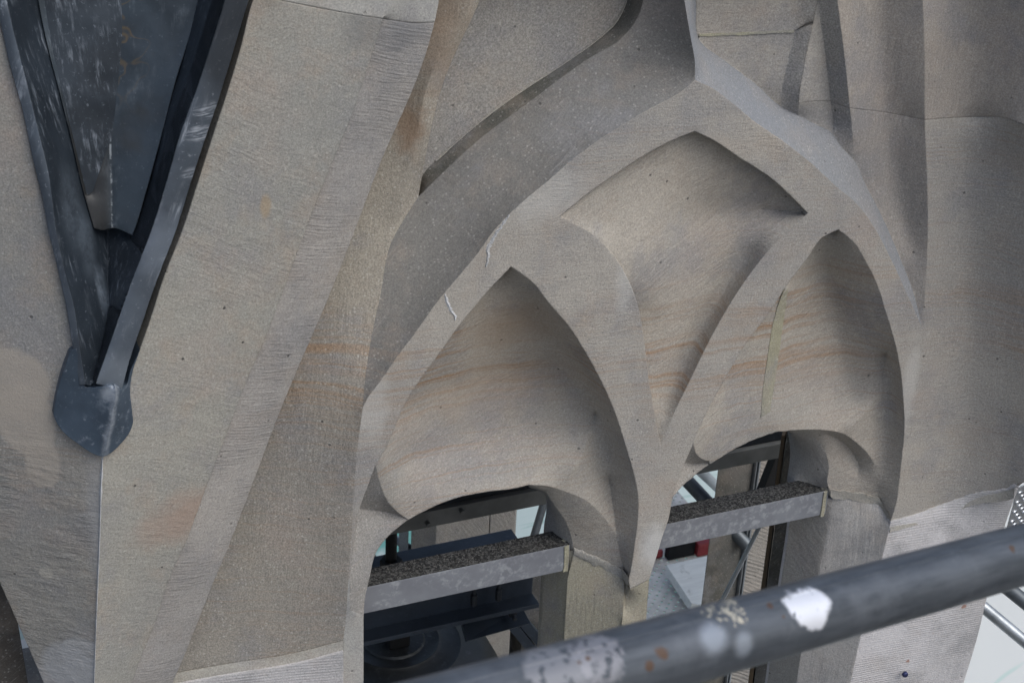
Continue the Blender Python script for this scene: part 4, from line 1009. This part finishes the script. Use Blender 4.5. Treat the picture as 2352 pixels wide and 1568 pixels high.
# scaffold tubes behind
def pole(label, p, q, r, mat, group='scaffold tubes behind the wall', coupler=None):
    t = thing('scaffold_tube', label, 'scaffold tube', tuple(p), group)
    bm = bmesh.new(); tube(bm, p, q, r, 24); o = link('tube', bm, mat, t, smooth=40)
    if coupler is not None:
        k = Vector(p).lerp(Vector(q), coupler); d = (Vector(q) - Vector(p)).normalized()
        bm = bmesh.new(); tube(bm, k - d * .012, k + d * .012, r * 1.2, 12); link('coupler', bm, DARK, t, smooth=40)
    return t
def ext(a, b, k0, k1): return a + (a - b) * k0, b + (b - a) * k1
a, b = ext(PD(913, 1241, 5.2), PD(944, 1261, 5.2), 6, 3); pole('bright galvanised tube sloping behind the hanger rod', a, b, .0135, PIPE)
a, b = ext(PD(1246, 1166, 5.2), PD(1224, 1240, 5.2), 2, 2); pole('grey tube slanting past the right edge of the tan pier', a, b, .013, PIPED)
a, b = ext(PD(1577, 1102, 4.9), PD(1633, 1162, 4.9), 1.5, 1.5); pole('dark tube crossing the left corner of the right opening', a, b, .021, PIPED)
a, b = ext(PD(1620, 1092, 5.6), PD(1650, 1120, 5.6), 2, 2); pole('white painted tube behind the dark one in the right opening', a, b, .018, metal('white_tube', (.75, .78, .8), .4, .1, (.8, .8, .8), .2))
a, b = ext(PD(2262, 1396, 4.6), PD(2352, 1471, 4.6), .6, 1.2); pole('shiny tube slanting across the white sheeting at lower right', a, b, .0175, PIPE)
a, b = ext(PD(2300, 1338, 4.4), PD(2352, 1380, 4.4), .8, 2); pole('dark tube at the right edge above the shiny one', a, b, .020, PIPED)
# netting round the scaffold
NET = M('scaffold_sheeting', .7)
f1 = NET.noise(1.0, 3, .6, NET.scale(NET.pos, (3, 3, 1.2)), .4)
c = NET.mix(NET.ramp(f1, .50, .62), (.74, .88, .89), (.25, .60, .57))
fl = NET.noise(1.0, 2, .5, NET.scale(NET.pos, (1.5, 1.5, 26)), .3)
c = NET.mix(NET.math('MULTIPLY', NET.ramp(fl, .60, .66), .4), c, (.35, .62, .58))
NET.done(c)
tr = node(NET.t, 'ShaderNodeBsdfTranslucent'); NET.put(tr.inputs['Color'], c)
mx = node(NET.t, 'ShaderNodeMixShader'); mx.inputs[0].default_value = .5
NET.link(NET.b.outputs[0], mx.inputs[1]); NET.link(tr.outputs[0], mx.inputs[2])
NET.link(mx.outputs[0], [n for n in NET.t.nodes if n.type == 'OUTPUT_MATERIAL'][0].inputs[0])
def sheet(x0, x1, y0, y1, z0, z1, label, mat, lean=0.0):
    bm = bmesh.new(); n, k = 60, 30; g = []
    for i in range(n + 1):
        for j in range(k + 1):
            t, u = i / n, j / k
            x_, y_, z_ = x0 + (x1 - x0) * t, y0 + (y1 - y0) * t, z0 + (z1 - z0) * u
            y_ += lean * (u - .5) * (z1 - z0) + .05 * noise.noise((x_ * 2, z_ * .8, 1)) + .025 * noise.noise((x_ * 6, z_ * 2, 5))
            g.append(bm.verts.new((x_, y_, z_)))
    for i in range(n):
        for j in range(k):
            a_ = i * (k + 1) + j; bm.faces.new((g[a_], g[a_ + k + 1], g[a_ + k + 2], g[a_ + 1]))
    return tag(link('scaffold_sheeting', bm, mat, smooth=60), label, 'sheeting')
sheet(-1.8, 5.2, 4.5, 4.5, -7.5, -2.55, 'pale teal scaffold sheeting hung behind the openings', NET.m, .7)
NET2 = M('white_sheeting', .7)
fl = NET2.noise(1.0, 2, .5, NET2.scale(NET2.pos, (.9, .9, 13)), .6)
c2 = NET2.mix(NET2.math('MULTIPLY', NET2.ramp(fl, .57, .63), .5), (.90, .91, .91), (.50, .76, .71))
NET2.done(c2)
tr = node(NET2.t, 'ShaderNodeBsdfTranslucent'); NET2.put(tr.inputs['Color'], c2)
mx = node(NET2.t, 'ShaderNodeMixShader'); mx.inputs[0].default_value = .5
NET2.link(NET2.b.outputs[0], mx.inputs[1]); NET2.link(tr.outputs[0], mx.inputs[2])
NET2.link(mx.outputs[0], [n for n in NET2.t.nodes if n.type == 'OUTPUT_MATERIAL'][0].inputs[0])
a = PD(2300, 1450, 5.6)
sheet(a[0] - .9, a[0] + 1.6, a[1] - .35, a[1] + .5, a[2] - 1.6, a[2] + 1.6, 'white scaffold sheeting with green threads at lower right', NET2.m, 1.0)
a = PD(60, 1500, 4.6)
sheet(a[0] - .9, a[0] + .25, a[1], a[1] + .1, a[2] - 1.2, a[2] + .35, 'white scaffold sheeting showing at the lower left corner', NET2.m, .6)
# brown post at lower left
bm = bmesh.new()
q = [(-160, 1300), (-8, 1310), (41, 1428), (66, 1580), (80, 1700), (-160, 1700)]
fr_ = [P(u, v, -.10) for u, v in q]; bk_ = [p + np.array([0, .18, 0]) for p in fr_]
v0 = [bm.verts.new(tuple(p)) for p in fr_]; v1 = [bm.verts.new(tuple(p)) for p in bk_]
bm.faces.new(v0); bm.faces.new(v1[::-1])
for i in range(6): bm.faces.new((v0[i], v0[(i+1) % 6], v1[(i+1) % 6], v1[i]))
tag(link('stone_stub', bm, stone('brown_sandstone', base=(.115, .10, .085), tint=(.09, .08, .07), veins=0, pits=.4)), 'dark brown weathered stone stub at the lower left corner', 'stone')

# perforated sheet at the right edge
ps = thing('perforated_sheet', 'bright galvanised sheet with raised oval holes at the right edge', 'metal sheet')
GAL = metal('bright_zinc', (.55, .57, .60), .3, .85, (.7, .7, .72), .3)
HOL = metal('hole_shadow', (.02, .02, .022), .6, .1, (.05, .05, .05), .1)
wv = -.02
tl, bl = P(2336, 1128, wv), P(2310, 1225, wv)
dxs = np.array([1., .18, .06]); dxs /= np.linalg.norm(dxs)
dys = (bl - tl); L = np.linalg.norm(dys); dys /= L
nrm = np.cross(dxs, dys); nrm /= np.linalg.norm(nrm)
if nrm[1] > 0: nrm = -nrm
bm = bmesh.new(); bmd = bmesh.new(); bmh = bmesh.new()
c4 = [tl + dxs * s_ + dys * t_ for s_, t_ in ((0, -.01), (.25, -.01), (.25, L * 2), (0, L * 2))]
hexa(bm, [p for p in c4] + [p - nrm * .002 for p in c4])
link('plate', bm, GAL, ps)
for i in range(9):
    for j in range(10):
        c = tl + dxs * (.012 + .024 * i + (.012 if j % 2 else 0)) + dys * (.008 + .0135 * j)
        ring = []
        for k in range(10):
            th = k * .62832
            ring.append((math.cos(th), math.sin(th)))
        o_ = [bmd.verts.new(tuple(c + dxs * .0078 * a_ + dys * .0048 * b_ + nrm * .0004)) for a_, b_ in ring]
        i_ = [bmd.verts.new(tuple(c + dxs * .0058 * a_ + dys * .0032 * b_ + nrm * .0034)) for a_, b_ in ring]
        for k in range(10):
            l = (k + 1) % 10; bmd.faces.new((o_[k], o_[l], i_[l], i_[k]))
        bmh.faces.new([bmh.verts.new(tuple(c + dxs * .0058 * a_ + dys * .0032 * b_ + nrm * .0012)) for a_, b_ in ring])  # dark discs painting the shade inside the raised rims
o = link('raised_rims', bmd, GAL, ps, smooth=50); o['kind'] = 'stuff'
o = link('hole_shade_discs', bmh, HOL, ps); o['kind'] = 'stuff'

# ground far below, and belfry ceiling and floor
gm = M('ground', .9)
bm = bmesh.new(); v = [bm.verts.new(q) for q in ((-300, -300, -40), (300, -300, -40), (300, 300, -40), (-300, 300, -40))]; bm.faces.new(v)
g = link('ground', bm, gm.done(gm.mix(gm.noise(.1, 5), (.10, .10, .095), (.17, .165, .15)))); g['kind'] = 'structure'
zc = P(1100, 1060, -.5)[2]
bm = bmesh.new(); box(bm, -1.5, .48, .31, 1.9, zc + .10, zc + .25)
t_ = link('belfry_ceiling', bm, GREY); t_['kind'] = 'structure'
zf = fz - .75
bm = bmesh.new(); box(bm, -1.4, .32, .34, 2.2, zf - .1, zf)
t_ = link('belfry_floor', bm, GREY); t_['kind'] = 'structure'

# ================================================================== SCAFFOLD TUBE IN FRONT
fp = thing('scaffold_tube', 'thick dark scaffold tube with white paint splashes crossing the foreground', 'scaffold tube')
pa, pb = PD(1650, 1466, 1.058), PD(2352, 1272, 1.276)
ax = (pb - pa) / np.linalg.norm(pb - pa)
RAD = .0238
tc = CAM - pa; tc = tc - ax * tc.dot(ax); tc /= np.linalg.norm(tc)             # towards the viewer
tu = np.cross(ax, tc);
if tu[2] < 0: tu = -tu                                                         # up round the tube
def ontube(px, py):
    """point on the tube surface seen at a place of the picture"""
    d = W @ np.array([(px - 1176) / F, (py - 784) / F, 1.0]); d /= np.linalg.norm(d)
    o_ = CAM - pa; dd = d - ax * d.dot(ax); oo = o_ - ax * o_.dot(ax)
    A_, B_, C_ = dd.dot(dd), 2 * dd.dot(oo), oo.dot(oo) - RAD ** 2
    D_ = max(B_ * B_ - 4 * A_ * C_, 0); return CAM + d * ((-B_ - math.sqrt(D_)) / (2 * A_))
s = M('old_scaffold_steel', .42); s.b.inputs['Specular IOR Level'].default_value = .5
al = s.dot(s.pos, tuple(ax)); ar = s.dot(s.pos, tuple(tu)); at = s.dot(s.pos, tuple(tc))
st = s.noise(1.0, 4, .65, s.comb(s.math('MULTIPLY', al, 14), s.math('MULTIPLY', ar, 90), s.math('MULTIPLY', at, 90)))
c = s.mix(s.ramp(st, .3, .7), (.062, .072, .086), (.118, .132, .152))
c = s.mix(s.math('MULTIPLY', s.ramp(s.noise(22, 5, .65), .5, .7), .5), c, (.16, .175, .20))
c = s.mix(s.math('MULTIPLY', s.ramp(s.noise(60, 4, .7), .62, .74), .35), c, (.24, .25, .27))
def splash(c, px, py, r, col, amt, sq=1.5, nz=.55, sc=70, lo=.7, hi=.95):
    p = ontube(px, py)
    return s.mix(s.math('MULTIPLY', s.blob(p, r, lo, hi, nz, sc), amt), c, col)
def flecks(c, px, py, r, col, thr, sc, nz=.5, amt=1.0):
    m_ = s.math('MULTIPLY', s.blob(ontube(px, py), r, .75, 1.05, nz, sc * .4), s.ramp(s.noise(sc, 4, .62), thr, thr + .045))
    return s.mix(s.math('MULTIPLY', m_, amt), c, col)
c = flecks(c, 1290, 1535, .027, (.33, .335, .36), .40, 110, .7, .62)
c = flecks(c, 1375, 1502, .021, (.35, .35, .38), .43, 150, .8, .62)
c = splash(c, 1710, 1480, .011, (.36, .40, .46), .7, nz=.3, sc=50, lo=.3, hi=1.1)
c = splash(c, 1640, 1462, .014, (.34, .38, .44), .75, nz=.4, sc=50, lo=.3, hi=1.1)
c = flecks(c, 1652, 1412, .014, (.56, .52, .42), .53, 190, .6)
c = flecks(c, 1685, 1402, .010, (.56, .52, .42), .50, 210, .6)
c = flecks(c, 1662, 1380, .009, (.52, .48, .38), .52, 230, .7)
c = flecks(c, 1838, 1392, .0135, (.80, .82, .88), .36, 170, .7)
c = flecks(c, 1866, 1390, .0165, (.80, .82, .88), .33, 150, .6)
c = flecks(c, 1862, 1412, .0105, (.80, .82, .88), .38, 190, .8)
for (u, v, r) in ((1768,1389,.0042), (2325,1258,.0055), (1520,1500,.0075), (1492,1530,.006), (1330,1520,.003), (1800,1415,.002), (1350,1512,.003)):
    c = splash(c, u, v, r * .75, (.11, .058, .03), .8, nz=.9, sc=170, lo=.5, hi=1.0)
n = s.bump(st, .05, .003); n = s.bump(s.noise(90, 4, .6), .10, .002, n)
TUBEM = s.done(c, n, s.math('ADD', .34, s.math('MULTIPLY', s.noise(30, 4), .28)), .45)
bm = bmesh.new(); p0 = pa - ax * .75; p1 = pb + ax * .9
tube(bm, p0, p1, RAD, 64, hollow=.0205)
link('tube', bm, TUBEM, fp, smooth=40)
# raised weld seam along the tube
an = math.radians(38); sdv = tc * math.cos(an) + tu * math.sin(an)
bm = bmesh.new(); tube(bm, p0 + sdv * (RAD - .0012), p1 + sdv * (RAD - .0012), .0016, 8)
link('weld_seam', bm, TUBEM, fp, smooth=60)
